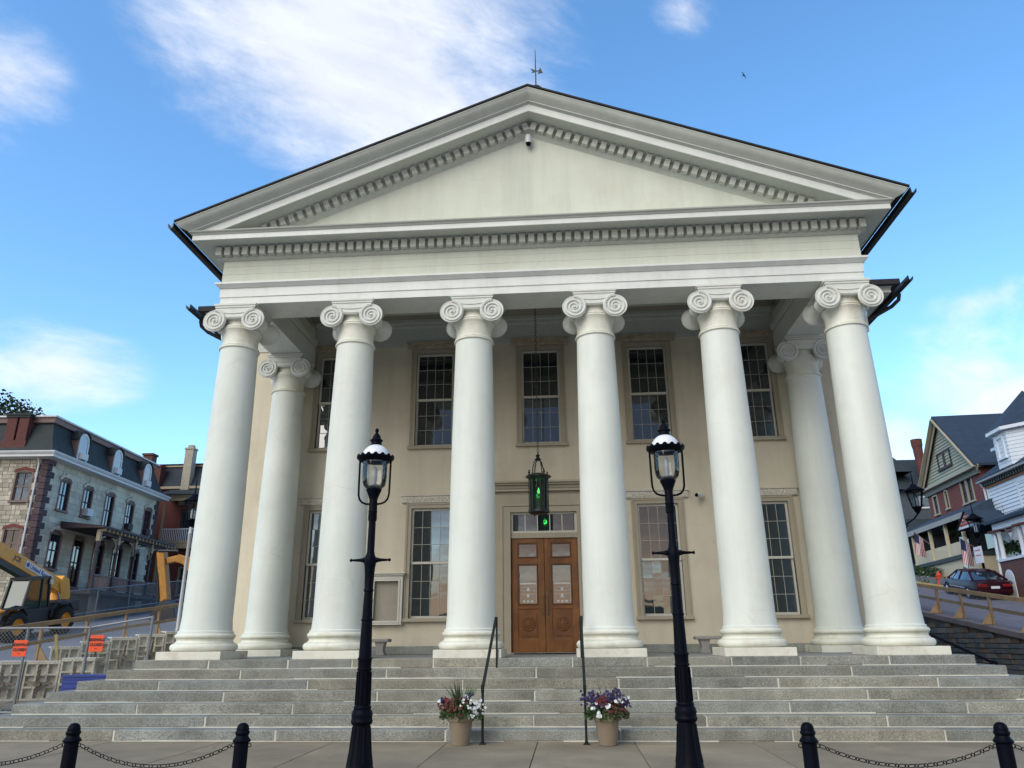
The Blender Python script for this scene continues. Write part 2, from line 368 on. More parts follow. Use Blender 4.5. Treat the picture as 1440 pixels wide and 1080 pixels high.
# ------------------------------------------------------------------ granite steps
steps = thing('front_steps', 'long flight of seven granite steps climbing to the columned portico', 'steps', (0,-1.7,0))
def inv(o): return tuple(-c for c in o.location)
JP = [[293,405,495,609,699,805,910,1029,1126,1251],[338,543,754,972,1198],[223,432,650,870,1095,1320],[314,530,752,982,1221],[192,411,640,880,1111,1361],[288,520,750,994,1248],[159,387,626,873,1115,1330]]
JYP = [930,945,962,979,996,1013,1034]
for k in range(7):
    yf = -.70-k*STEP_T; xh = 7.91+k*STEP_T; z1 = PZ-k*STEP_R; z0 = z1-STEP_R
    xs = [-xh] + [atY(p, JYP[k], yf).x for p in JP[k]] + [xh]
    xs = [x for x in xs if -xh <= x <= xh]
    for i in range(len(xs)-1):
        a, b2 = xs[i]+(.009 if i else 0), xs[i+1]-(.009 if i < len(xs)-2 else 0)
        dy = random.uniform(-.006,.004)
        put('step_block', MB().box(a, b2, yf+dy, yf+STEP_T+.10, z0+.004, z1+random.uniform(-.003,.002)), GRAN, steps, loc=inv(steps), bevel=.018)
    for sgn in (-1, 1):
        ys = [yf+STEP_T+.106, 1.2+.2*k, 3.84]
        for j in range(2):
            x0, x1 = sorted((sgn*xh, sgn*(xh-STEP_T-.1)))
            put('step_block', MB().box(x0, x1, ys[j]+.006, ys[j+1]-.006, z0+.004, z1), GRAN, steps, loc=inv(steps), bevel=.012)
core = MB(); caulk = MB()
for k in range(7):
    yf = -.70-k*STEP_T+.008; xh = 7.91+k*STEP_T-.008; z1 = PZ-k*STEP_R-.010
    core.box(-xh, xh, yf, 3.83, z1-STEP_R+.004, z1)
    xx = -xh
    while xx < xh-.1:
        l_ = random.uniform(.5,2.2); h_ = random.uniform(.010,.022)
        if random.random() < .78: caulk.box(xx, min(xx+l_, xh), yf-.022, yf+.01, z1-STEP_R+.010, z1-STEP_R+.010+h_)
        xx += l_
put('mortar_core', core, MORT, steps, loc=inv(steps)); put('joint_caulk', caulk, MORT, steps, loc=inv(steps), kind='stuff')
FLOORM = M('platform_stone', (.27,.275,.26), .8, .15, 1, .1, 50, fine=.1)
for i in range(10):
    x0 = -7.45+i*1.49
    put('paving_slab', MB().box(x0+.004, x0+1.486, -.25, 3.84, PZ-.15, PZ-.003), FLOORM, steps, loc=inv(steps))

# ------------------------------------------------------------------ courthouse
WY = 3.85
ch = thing('courthouse', 'white courthouse with six tall scroll-topped columns and a broad triangular pediment', 'courthouse')
WIN_LOW = [(-5.72,2.06,4.84),(-2.95,2.06,4.84),(2.95,2.06,4.84),(5.72,2.06,4.84)]
WIN_UP = [(-5.72,6.53,9.22),(-2.95,6.53,9.22),(0,6.53,9.22),(2.95,6.53,9.22),(5.72,6.53,9.22)]
HWN = .525
ops = [(x-HWN, x+HWN, a, b) for x, a, b in WIN_LOW+WIN_UP] + [(-.86,.86,PZ-.02,4.68)]
put('wall', wall_open(-8.85, 8.85, PZ-.02, 10.35, .4, ops), CRM, ch, loc=(0,WY,0))
put('wall', MB().box(-8.85,-8.45,WY+.405,24,0,10.35).box(8.45,8.85,WY+.405,24,0,10.35).box(-8.45,8.45,23.6,24,0,10.35), CRM, ch)
bc = MB()
for x0, x1 in ((-8.9,-1.34),(1.34,8.9)): bc.box(x0, x1, WY-.07, WY-.002, PZ, PZ+.2)
put('base_course', bc, GRAN, ch, bevel=.01)
put('base_course', MB().box(-8.9,-8.852,WY-.002,24,-.1,PZ+.2).box(8.852,8.9,WY-.002,24,-.1,PZ+.2), GRAN, ch)
pane_cache = {}
MUNT = M('muntin_grey', (.40,.39,.34), .6, .05, 4)
ROOM_SHADE = M('room_dark', (.015,.017,.02), .9, .3, 3)
def window(xc, z0, z1, rusty):
    c = .145; h = HWN
    w = MB()
    w.box(xc-h-c, xc-h, -.055, .10, z0, z1+c).box(xc+h, xc+h+c, -.055, .10, z0, z1+c).box(xc-h, xc+h, -.055, .10, z1, z1+c)
    w.box(xc-h-c+.03, xc-h-c+.055, -.075, -.055, z0, z1+c-.03).box(xc+h+c-.055, xc+h+c-.03, -.075, -.055, z0, z1+c-.03).box(xc-h-c+.055, xc+h+c-.055, -.075, -.055, z1+c-.055, z1+c-.03)
    win = put('window', w, TAUPE, ch, loc=(0,WY,0))
    put('sill', MB().box(xc-h-c-.03, xc+h+c+.03, -.11, .09, z0-.085, z0), TAUPE, win, bevel=.008)
    l = MB().box(xc-.80, xc+.80, -.07, -.002, z1+c+.004, z1+c+.17).box(xc-.83, xc+.83, -.10, -.002, z1+c+.174, z1+c+.205)
    for sg in (-1, 1):
        l.box(xc+sg*.71-.07, xc+sg*.71+.07, -.085, -.07, z1+c+.02, z1+c+.155)
        l.lathe([(.0,-.095),(.045,-.09),(.05,-.075)], 10, (xc+sg*.71, 0, z1+c+.087), 'y')
    for t in range(40):   # carved running scroll
        u = -.60+1.2*t/39; l.lathe([(0,-.092),(.026,-.082),(.034,-.068)], 6, (xc+u, 0, z1+c+.087+.035*sin(t*1.9)), 'y')
    put('lintel', l, LINTR if rusty else LINT, win)
    zm = z0+(z1-z0)*.495
    for si, (a, b, y) in enumerate(((zm-.03, z1, .03), (z0, zm+.03, .075))):
        s = MB(); st = .055
        s.box(xc-h, xc-h+st, y, y+.04, a, b).box(xc+h-st, xc+h, y, y+.04, a, b).box(xc-h+st, xc+h-st, y, y+.04, a, a+.06).box(xc-h+st, xc+h-st, y, y+.04, b-.06, b)
        put('sash', s, SASH, win)
        gx0, gx1, gz0, gz1 = xc-h+st, xc+h-st, a+.06, b-.06; pw, ph = (gx1-gx0)/4, (gz1-gz0)/3; m = MB(); mt = .013
        for i in range(1, 4): m.box(gx0+pw*i-mt/2, gx0+pw*i+mt/2, y+.004, y+.034, gz0, gz1)
        for j in range(1, 3):
            for i in range(4): m.box(gx0+pw*i+mt/2, gx0+pw*(i+1)-mt/2, y+.006, y+.032, gz0+ph*j-mt/2, gz0+ph*j+mt/2)
        put('muntins', m, MUNT, win)
        key = (round(pw, 4), round(ph, 4))
        if key not in pane_cache:
            pane_cache[key] = MB().box(-pw/2+.006, pw/2-.006, -.003, .003, -ph/2+.006, ph/2-.006).mesh('pane')
        for i in range(4):
            for j in range(3):
                put('pane', pane_cache[key], GLW, win, loc=(gx0+pw*(i+.5), y+.02, gz0+ph*(j+.5)), rot=(random.uniform(-.006,.006),0,random.uniform(-.006,.006)))
    put('dark_room', MB().box(xc-h, xc+h, .16, .30, z0, z1), ROOM_SHADE, win)  # dark slab, its colour stands in for the unlit room behind the glass
for x, a, b in WIN_LOW: window(x, a, b, False)
for x, a, b in WIN_UP: window(x, a, b, True)

# entablature sweeps (profile: e = projection from column axis, z)
def sweep(prof, bx, by, yend, closed=True):
    b = MB(); n = len(prof); vs = []
    for e, z in prof:
        vs += [(-bx-e, yend, z), (-bx-e, by-e, z), (bx+e, by-e, z), (bx+e, yend, z)]
    fs = []
    for i in range(n if closed else n-1):
        j = (i+1) % n
        for k in range(3): fs.append((4*i+k, 4*i+k+1, 4*j+k+1, 4*j+k))
    if closed: fs += [tuple(4*i for i in range(n)), tuple(4*i+3 for i in range(n))[::-1]]
    return b.add(vs, fs)
BX = 6.875
put('architrave', sweep([(-.45,8.948),(.412,8.948),(.412,9.122),(.432,9.128),(.432,9.348),(.455,9.352),(.50,9.40),(.534,9.43),(.534,9.474),(.43,9.485),(-.45,9.485)], BX, 0, WY-.003).mesh('architrave', 30), FASC, ch)
put('frieze', sweep([(-.40,9.486),(.428,9.486),(.428,9.70),(.421,9.705),(.421,9.713),(.427,9.718),(.427,9.90),(.421,9.904),(.421,9.910),(.426,9.915),(.426,10.06),(-.40,10.06)], BX, 0, WY-.003), TYM, ch)
put('beam_moulding', sweep([(-.455,9.5),(-.50,9.52),(-.53,9.62),(-.53,9.70),(-.455,9.70)], BX, 0, WY-.14), TRIM, ch)
CP_ = [(.30,10.062),(.44,10.062),(.47,10.075),(.515,10.11),(.515,10.345),(.60,10.352),(.655,10.362),(.955,10.352),(.955,10.343),(.979,10.343),(.979,10.476),(.995,10.48),(1.02,10.515),(1.06,10.53),(1.071,10.555),(.43,10.60),(.30,10.60)]
put('cornice', sweep(CP_, BX, 0, WY-.9).mesh('cornice', 30), TRIM, ch)
put('corona_board', sweep([(.9805,10.352),(.986,10.352),(.986,10.470),(.9805,10.470)], BX, 0, WY-.9), FASC, ch)
DW, DP = .135, .2105
dm = MB().box(-DW/2, DW/2, -.13, 0, -.105, .105).mesh('dentil')
nd = int(2*(BX+.50)/DP)
for i in range(nd+1):
    x = -nd*DP/2+i*DP
    put('dentil', dm, TRIM, ch, loc=(x, -.516, 10.238))
for sg in (-1, 1):
    for j in range(1, 15):
        put('dentil', dm, TRIM, ch, loc=(sg*(BX+.516), -.64+j*DP+.12, 10.238), rot=(0,0,sg*pi/2))
# pediment
SL = .398
tz = 13.176
put('tympanum', MB().prism([(-(tz-10.57)/SL,10.57),((tz-10.57)/SL,10.57),(0,tz)], -.43, -.2), TYM, ch)
# profile of the raking cornice: (e, z at the apex)
RP = [(.30,13.12),(.44,13.12),(.465,13.16),(.515,13.21),(.515,13.44),(.60,13.45),(.66,13.465),(.955,13.465),(.955,13.452),(.979,13.452),(.979,13.655),(.995,13.66),(1.03,13.685),(1.05,13.69),(1.085,13.72),(1.15,13.76),(1.21,13.80),(1.245,13.85),(1.26,13.885),(1.275,13.90),(1.275,13.915),(.30,13.915)]
def rake(prof, sg):
    b = MB(); vs = []; n = len(prof)
    for e, za in prof:
        xe = min(BX+e, (za-10.50)/SL)
        vs += [(0, -e, za), (sg*xe, -e, za-SL*xe)]
    fs = [(2*i, 2*i+1, 2*((i+1) % n)+1, 2*((i+1) % n)) for i in range(n)]
    fs.append(tuple(2*i+1 for i in range(n)))
    return b.add(vs, fs)
for sg in (-1, 1):
    rk = put('raking_cornice', rake(RP, sg).mesh('rake', 30), TRIM, ch)
    put('corona_board', rake([(.9805,13.462),(.986,13.462),(.986,13.648),(.9805,13.648)], sg), FASC, ch)
    put('cornice_fillet', rake([(1.045,13.684),(1.062,13.684),(1.062,13.716),(1.045,13.716)], sg), FASC, ch)
    for i in range(40):
        x = .10+i*DP*.985
        za = 13.325-SL*x
        if za < 10.75: break
        me = dm
        put('dentil', me, TRIM, ch, loc=(sg*x, -.516, za), rot=(0, sg*math.atan(SL)*1.0, 0))
ROOFM = M('roof_black', (.018,.019,.022), .8, .3, 3, .3, 20)
rb = MB()
for sg in (-1, 1):
    xe = BX+1.31; z0 = 13.918
    rb.add([(0,-1.30,z0+.02),(sg*xe,-1.30,z0+.02-SL*xe),(sg*xe,6,z0+.02-SL*xe),(0,6,z0+.02),(0,-1.30,z0+.065),(sg*xe,-1.30,z0+.058-SL*xe),(sg*xe,6,z0+.058-SL*xe),(0,6,z0+.065)],
           [(0,1,2,3),(4,7,6,5),(0,4,5,1),(1,5,6,2),(2,6,7,3)])
put('portico_roof', rb, ROOFM, ch)
# main block cornice, roof and gutters
MBX, MBY = 9.0-.43, WY+.43
put('main_cornice', sweep(CP_, MBX, MBY, 24).mesh('mc', 30), TRIM, ch)
put('main_frieze', sweep([(.30,9.45),(.46,9.45),(.46,10.06),(.30,10.06)], MBX, MBY, 24), TRIM, ch)
rb = MB()
for sg in (-1, 1):
    xe = MBX+1.33; zt = 10.62+SL*xe; y0 = WY+.1
    rb.add([(0,y0,zt),(sg*xe,y0,zt-SL*xe),(sg*xe,24.5,zt-SL*xe),(0,24.5,zt),(0,y0,zt+.08),(sg*xe,y0,zt+.08-SL*xe),(sg*xe,24.5,zt+.08-SL*xe),(0,24.5,zt+.08)],
           [(0,1,2,3),(4,7,6,5),(0,4,5,1),(1,5,6,2),(2,6,7,3)])
put('main_roof', rb, ROOFM, ch)
put('cornice_flashing', sweep([(1.073,10.50),(1.17,10.50),(1.17,10.65),(.44,10.73),(.44,10.63)], MBX, MBY, 24), ROOFM, ch)
zt = 10.62+SL*(MBX+1.33)
put('gable_wall', MB().prism([(-8.7,10.6),(8.7,10.6),(0,zt-.1)], WY+.2, WY+.5), CRM, ch)
GUT = M('gutter_black', (.012,.012,.014), .5, .2, 4)
def gutter(x, y0, y1, z, sg):
    b = MB(); pr = [(0,.11),(0,0),(sg*.03,-.035),(sg*.09,-.05),(sg*.125,-.01),(sg*.135,.05),(sg*.14,.075),(sg*.13,.085),(sg*.115,.05),(sg*.08,-.02),(sg*.03,-.01),(sg*.02,.11)]
    n = len(pr); vs = [(x+a, yy, z+c) for yy in (y0, y1) for a, c in pr]
    b.add(vs, [(i, (i+1) % n, n+(i+1) % n, n+i) for i in range(n)]+[tuple(range(n)), tuple(range(n, 2*n))[::-1]])
    yy = y0+.25
    while yy < y1:
        b.box(x-.06 if sg > 0 else x, x if sg > 0 else x+.06, yy, yy+.03, z+.03, z+.05); yy += .8
    return b
for sg in (-1, 1):
    put('gutter', gutter(sg*(BX+1.315), -1.27, 2.2, 10.56, sg), GUT, ch)
    put('gutter', gutter(sg*(MBX+1.335), MBY-1.29, 24, 10.56, sg), GUT, ch)
    e = MBX+1.34
    put('downspout', MB().tube([(sg*(e+.07),MBY-.5,10.52),(sg*(e+.06),MBY-.42,10.36),(sg*(e-.1),MBY-.3,10.22),(sg*(e-.75),MBY-.1,9.9),(sg*(e-.84),MBY,9.6),(sg*(e-.84),MBY,.2)], .055, 8).mesh('ds', 40), GUT, ch)
# ceiling and wall crown inside the portico
CEIL = M('ceiling_paint', (.30,.275,.22), .8, .08, 1)
put('ceiling', MB().box(-6.46,6.46,.40,WY-.003,10.22,10.32), CEIL, ch)
put('ceiling_crown', MB().box(-6.42,6.42,WY-.14,WY-.003,10.02,10.218).box(-6.42,6.42,WY-.20,WY-.142,10.12,10.218), TRIM, ch)
for sg in (-1,1):
    put('ceiling_panel', MB().box(sg*3.3-2.3, sg*3.3+2.3, .9, 1.0, 10.16, 10.218).box(sg*3.3-2.3, sg*3.3+2.3, 3.1, 3.2, 10.16, 10.218).box(sg*3.3-2.4, sg*3.3-2.302, .9, 3.2, 10.16, 10.218).box(sg*3.3+2.302, sg*3.3+2.4, .9, 3.2, 10.16, 10.218), TRIM, ch)

# ---------------- columns
def shaft_r(t): return .495 - (.495-.415)*(t**1.7)
zs0, zs1 = 1.735, 7.93
prof = [(shaft_r(i/24)+(.03*(1-i/1.0) if i < 1 else 0), zs0+(zs1-zs0)*i/24) for i in range(25)]
shaft_me = MB().lathe([(.545,1.69),(.545,1.735),(.515,1.75)] + prof[1:], 56).mesh('shaft', 40)
plinth_me = MB().box(-.657,.657,-.657,.657,PZ-.002,PZ+.152).mesh('plinth')
def torus(r, z, h, n=8): return [(r-h/2+h/2*cos(a), z+h/2*sin(a)) for a in [-pi/2+pi*i/n for i in range(n+1)]]
base_me = MB().lathe([(.5,1.357)] + torus(.655,1.432,.150) + [(.585,1.512),(.555,1.535),(.545,1.56),(.553,1.585),(.575,1.60)] + torus(.588,1.648,.092) + [(.5,1.697)], 56).mesh('base', 50)
cap_me = MB().lathe([(.416,7.90),(.445,7.905),(.452,7.925),(.445,7.945),(.43,7.95),(.438,7.965),(.43,7.985),(.405,7.99),(.40,8.10),(.405,8.20),(.425,8.30),(.45,8.335),(.458,8.35),(.45,8.37),(.435,8.375),(.45,8.40),(.445,8.425),(.40,8.43),(.39,8.47),(.39,8.56),(.39,8.75)], 48).mesh('necking', 40)
def volute_path(sg, y, turns=2.85, r0=.225, n=90):
    pts = []; rad = []
    for i in range(n+1):
        t = i/n; a = pi/2 - sg*2*pi*turns*t*(-1); r = r0*(1-t)**1.12 + .028
        pts.append((sg*.452 + r*cos(a) , y, 8.522 + r*sin(a))); rad.append(.030*(1-t)**.7+.009)
    return pts, rad
def volute(sg):
    b = MB()
    pr = [(0,-.478),(.225,-.478),(.262,-.495),(.272,-.47),(.262,-.44),(.22,-.40),(.165,-.30),(.135,-.18),(.14,-.05),(.152,-.03),(.152,.03),(.14,.05),(.135,.18),(.165,.30),(.22,.40),(.262,.44),(.272,.47),(.262,.495),(.225,.478),(0,.478)]
    b.lathe(pr, 36, (sg*.452,0,8.522), 'y')
    for y in (-.487, .487):
        p, r = volute_path(sg, y); b.tube(p, r, 6)
        b.lathe([(0,-.53 if y < 0 else .50),(.026,-.525 if y < 0 else .525),(.03,-.50 if y < 0 else .53)], 10, (sg*.452,0,8.522), 'y')
    return b.mesh('volute', 45)
vol_me = {s: volute(s) for s in (-1, 1)}
def canalis():
    b = MB()
    top = [(-.46,8.80),(.46,8.80)]
    low = [(.46-.92*i/20, 8.565+.05*abs(1-2*i/20)**2) for i in range(21)]
    b.prism(top+low, -.482, .482)
    for y in (-.487, .487):
        b.tube([(-.44+.88*i/24, y, 8.765-.075*(1-(2*i/24-1)**2)) for i in range(25)], .014, 6)
        b.tube([(-.40+.80*i/24, y, 8.63-.035*(1-(2*i/24-1)**2)) for i in range(25)], .012, 6)
    return b.mesh('canalis', 40)
can_me = canalis()
aba_me = MB().box(-.50,.50,-.50,.50,8.885,8.945).box(-.475,.475,-.485,.485,8.835,8.883).box(-.455,.455,-.47,.47,8.803,8.833).mesh('abacus')
for i, (x, y) in enumerate([((k-2.5)*2.75, 0) for k in range(6)] + [(-6.875,3.2),(6.875,3.2)]):
    c = put('column', shaft_me, WS, ch, loc=(x,y,0), rot=(0,0,0))
    put('plinth', plinth_me, WPL, c, bevel=.008); put('base', base_me, WPL if False else W, c); put('necking', cap_me, W, c)
    put('volute', vol_me[-1], WCAP, c); put('volute', vol_me[1], WCAP, c); put('canalis', can_me, WCAP, c); put('abacus', aba_me, WCAP, c, bevel=.01)

# ---------------- door
dr = MB()
dr.box(-1.12,-.86,-.06,.15,PZ,4.68).box(.86,1.12,-.06,.15,PZ,4.68).box(-1.12,1.12,-.06,.15,4.68,4.86)
dr.box(-1.16,-1.06,-.09,-.06,PZ,4.94).box(1.06,1.16,-.09,-.06,PZ,4.94).box(-1.06,1.06,-.09,-.06,4.84,4.94)
dr.box(-.93,-.862,-.075,-.06,PZ,4.72).box(.862,.93,-.075,-.06,PZ,4.72).box(-.862,.862,-.075,-.06,4.682,4.74)
dr.box(-1.36,-1.16,-.04,-.002,PZ,5.22).box(1.16,1.36,-.04,-.002,PZ,5.22).box(-1.16,1.16,-.04,-.002,4.94,5.22)
door = put('doorway', dr, TAUPE, ch, loc=(0,WY,0))
ent = MB().box(-1.62,1.62,-.16,-.045,5.22,5.27).box(-1.66,1.66,-.22,-.045,5.375,5.42).box(-1.70,1.70,-.28,-.045,5.424,5.47)
put('door_cornice', ent.box(-1.6,1.6,-.13,-.045,5.274,5.372), TAUPE, door)
ddm = MB().box(-.017,.017,-.04,0,-.04,.04).mesh('small_dentil')
for i in range(60): put('dentil', ddm, TAUPE, door, loc=(-1.57+i*.0532, -.131, 5.325))
put('threshold', MB().box(-.86,.86,-.20,.2,PZ-.001,PZ+.03), GRAN, door)
put('doormat', MB().box(-.75,.75,-.75,-.22,PZ,PZ+.015), BLACK, door)
put('transom_bar', MB().box(-.86,.86,-.01,.12,4.02,4.15), TAUPE, door)
tf = MB().box(-.86,.86,.02,.08,4.151,4.20).box(-.86,.86,.02,.08,4.63,4.68).box(-.86,-.80,.02,.08,4.2,4.63).box(.80,.86,.02,.08,4.2,4.63)
for i in range(1, 5): tf.box(-.8+.32*i-.012, -.8+.32*i+.012, .02, .08, 4.2, 4.63)
tr = put('transom', tf, SASH, door)
tp = MB().box(-.145,.145,-.003,.003,-.21,.21).mesh('pane')
for i in range(5): put('pane', tp, GLW, tr, loc=(-.8+.32*(i+.5), .05, 4.415), rot=(0,0,random.uniform(-.01,.01))) if False else put('pane', tp, GLW, door, loc=(-.8+.32*(i+.5), .05, 4.415))
def leaf(sg):
    x0, x1 = (-.855, -.005) if sg < 0 else (.005, .855); y0, y1 = .03, .09; b = MB(); st = .17
    b.box(x0, x0+st, y0, y1, 1.236, 4.018).box(x1-st, x1, y0, y1, 1.236, 4.018)
    a, c = x0+st, x1-st
    for z0, z1 in ((1.236,1.55),(2.26,2.36),(3.36,3.52),(3.90,4.018)): b.box(a, c, y0, y1, z0, z1)
    lf = put('door_leaf', b, WOOD, door, bevel=.008)
    for z0, z1 in ((2.36,3.36),(3.52,3.90)):
        f = MB().box(a, a+.03, y0-.015, y0+.03, z0, z1).box(c-.03, c, y0-.015, y0+.03, z0, z1).box(a+.03, c-.03, y0-.015, y0+.03, z0, z0+.03).box(a+.03, c-.03, y0-.015, y0+.03, z1-.03, z1)
        put('glazing_bead', f, WOODD, door)
        put('pane', MB().box(a, c, y0+.035, y0+.045, z0, z1), GLW, door)
    p = MB().box(a, c, y0+.02, y1, 1.55, 2.26).box(a+.05, c-.05, y0+.002, y0+.02, 1.62, 2.19)
    m = (a+c)/2
    p.lathe([(.0,-.03),(.03,-.035),(.05,-.02),(.07,-.02),(.08,-.035),(.10,-.035),(.12,-.015),(.135,-.015),(.15,-.03),(.165,-.028),(.175,.0)], 28, (m, y0+.004, 1.905), 'y')
    for i in range(8): p.lathe([(0,-.03),(.02,-.02),(.028,0)], 8, (m+.145*cos(i*pi/4+.39), y0+.004, 1.905+.145*sin(i*pi/4+.39)), 'y')
    put('door_panel', p.mesh('panel', 40), WOOD, door)
    hx = x1-.05 if sg < 0 else x0+.05
    put('handle', MB().tube([(hx,y0,2.12),(hx,y0-.06,2.13),(hx,y0-.06,2.58),(hx,y0,2.59)], .012, 8).box(hx-.022,hx+.022,y0-.008,y0,2.05,2.68).mesh('handle', 40), M('aged_brass', (.20,.15,.08), .35, .2, 8, metal=.8), door)
    n = MB(); w2 = (c-a)/2-.035
    NW = M('notice_white', (.62,.62,.62), .6, .05, 5)
    n.box(m-w2, m+w2, y0+.026, y0+.030, 2.86, 2.90)
    for r in range(3): n.box(m-w2, m+w2, y0+.026, y0+.030, 2.79-.085*r, 2.797-.085*r)
    for r in range(3): n.box(m-.13+.10*r, m-.07+.10*r, y0+.024, y0+.030, 2.42, 2.47)
    n.box(m-.035, m+.035, y0+.024, y0+.030, 2.70, 2.775).box(m-.03, m+.03, y0+.024, y0+.030, 2.54, 2.62).box(m-w2, m-w2+.008, y0+.026, y0+.03, 2.40, 2.86).box(m+w2-.008, m+w2, y0+.026, y0+.03, 2.40, 2.86)
    put('notice', n, NW, door)
leaf(-1); leaf(1)
put('door_buzzer', MB().box(.985,1.045,-.08,-.062,2.6,2.72), BLACK, door)
# ------------------------------------------------------------------ things on and around the portico
# hanging lantern with green bulb
LX, LY = -.03, 1.6
lan = thing('hanging_lantern', 'black iron lantern with a green light hanging on a long chain before the door', 'lantern', (LX,LY,4.28))
b = MB()
b.lathe([(.0,.0),(.20,.0),(.245,.02),(.25,.06),(.235,.09),(.22,.10)], 28)
b.lathe([(.22,.80),(.235,.80),(.25,.83),(.30,.855),(.30,.875),(.25,.895),(.20,.90),(.16,.93),(.06,.945)], 28)
for i in range(8): 
    a = i*pi/4+.2; b.bar((.225*cos(a),.225*sin(a),.09),(.225*cos(a),.225*sin(a),.82),.028,.02,(cos(a),sin(a),0))
put('lantern_frame', b.mesh('frame', 35), BRONZE, lan)
b = MB()
for i in range(4):
    a = i*pi/2+.6; c, s = cos(a), sin(a)
    b.tube([(.17*c,.17*s,.90),(.15*c,.15*s,1.05),(.10*c,.10*s,1.22),(.03*c,.03*s,1.28)], .014, 6)
    b.lathe([(.0,1.04),(.022,1.02),(.012,1.0),(.028,.97),(.018,.94),(.03,.90)][::-1], 8, (.25*c,.25*s,-.02))
    b.lathe([(.0,-.04),(.02,-.02),(.012,.0)], 8, (.2*c,.2*s,0))
b.lathe([(.05,1.25),(.08,1.28),(.05,1.31),(.03,1.34),(.055,1.37),(.02,1.41),(.0,1.43)], 12)
put('lantern_crown', b.mesh('crown', 40), BRONZE, lan)
def tint_glass(name, col):
    m = clear_glass(name, col); return m
put('lantern_glass', MB().lathe([(.205,.10),(.205,.80)], 28, cap=False).mesh('glass', 60), tint_glass('green_glass', (.22,.36,.25)), lan)
put('bulb', MB().lathe([(0,.47),(.02,.48),(.03,.51),(.025,.54),(.012,.57),(.01,.60)], 14).mesh('bulb', 60), emis('green_bulb', (.10,1,.14), 3.5), lan)
lp = bpy.data.lights.new('bulb_light', 'POINT'); lp.energy = 3; lp.color = (.1,1,.2); lp.shadow_soft_size = .06
lo = bpy.data.objects.new('bulb_light', lp); COL.objects.link(lo); lo.parent = lan; lo.location = (0,0,.5)
ln = []
def link_mesh(l, w, r):
    pts = []
    for i in range(14):
        a = 2*pi*i/14; pts.append(((w/2)*cos(a), 0, (l/2-w/2)*(1 if sin(a) >= 0 else -1) + (w/2)*sin(a)))
    return MB().tube(pts, r, 6, True).mesh('chain_link', 60)
lk = link_mesh(.095, .042, .0065)
chain = put('chain', MB().tube([(0,0,1.40),(0,0,1.46)], .01, 6), BRONZE, lan)
z = 1.49; i = 0
while z < 10.2-4.28:
    put('chain_link', lk, BRONZE, chain, loc=(0,0,z), rot=(0,0,(i % 2)*pi/2)); z += .081; i += 1
put('ceiling_rose', MB().lathe([(.0,5.86),(.08,5.88),(.12,5.935)], 16).mesh('rose', 40), BRONZE, lan)

# notice board
nb = thing('notice_board', 'white framed notice case with grey backing fixed to the cream wall', 'notice board', (-4.04,WY-.002,1.91))
b = MB().box(-.42,-.36,-.14,0,0,1.2).box(.36,.42,-.14,0,0,1.2).box(-.36,.36,-.14,0,0,.05).box(-.36,.36,-.14,0,1.12,1.2)
put('case', b, SASH, nb, bevel=.006)
put('cap', MB().box(-.45,.45,-.18,0,1.203,1.24).box(-.49,.49,-.21,0,1.243,1.275), SASH, nb, bevel=.005)
put('back_panel', MB().box(-.36,.36,-.03,0,.05,1.12), M('board_felt', (.36,.33,.27), .9, .08, 3), nb)
put('door_frame', MB().box(-.355,-.31,-.155,-.125,.055,1.115).box(.31,.355,-.155,-.125,.055,1.115).box(-.31,.31,-.155,-.125,.055,.10).box(-.31,.31,-.155,-.125,1.07,1.115), SASH, nb)
put('lock', MB().box(-.345,-.325,-.165,-.156,.55,.61), BLACK, nb)
# benches
BEN = M('bench_stone', (.30,.29,.27), .85, .12, 3, .15, 40)
for x, lab in ((-4.35,'low grey stone bench under the notice case'), (4.12,'low grey stone bench under the wall camera')):
    bn = thing('stone_bench', lab, 'bench', (x,3.05,PZ), 0, 'stone benches by the wall')
    put('seat', MB().box(-.62,.62,-.2,.2,.30,.375), BEN, bn, bevel=.02)
    for sx in (-.40,.40):
        put('leg', MB().prism([(sx-.12,0),(sx+.12,0),(sx+.10,.06),(sx+.08,.15),(sx+.12,.298),(sx-.12,.298),(sx-.08,.15),(sx-.10,.06)], -.14, .14), BEN, bn, bevel=.008)
    if x < 0: pass
# security cameras
CAMW = M('camera_housing', (.62,.62,.62), .4, .03, 5)
c = thing('security_camera', 'small white dome camera on the cream wall beside a window', 'camera', (4.11,WY-.002,5.0))
put('bracket', MB().box(-.05,.05,-.05,0,-.04,.05).tube([(0,-.03,0),(-.03,-.13,-.01)], .022, 8), CAMW, c)
put('housing', MB().lathe([(.0,-.2),(.05,-.19),(.062,-.1),(.06,.08),(.03,.1)], 14, (0,0,0), 'y').xf(Matrix.Translation((-.06,-.16,-.01)) @ Matrix.Rotation(-.7,4,'Z')).mesh('h', 40), CAMW, c)
put('lens', MB().lathe([(.0,-.21),(.045,-.202),(.05,-.19)], 14, (0,0,0), 'y').xf(Matrix.Translation((-.06,-.16,-.01)) @ Matrix.Rotation(-.7,4,'Z')), BLACK, c)
c = thing('security_camera', 'small dark camera fixed under the peak of the pediment', 'camera', (-.03,-.432,12.95))
put('bracket', MB().box(-.04,.04,-.06,0,-.05,.05), CAMW, c); put('housing', MB().lathe([(.075,-.10),(.08,.02),(.07,.12),(.0,.13)], 16, (0,-.13,0)).mesh('h', 40), CAMW, c)
put('dome', MB().lathe([(.0,-.16),(.05,-.15),(.068,-.10)], 14, (0,-.13,0)).mesh('d', 50), BLACK, c)
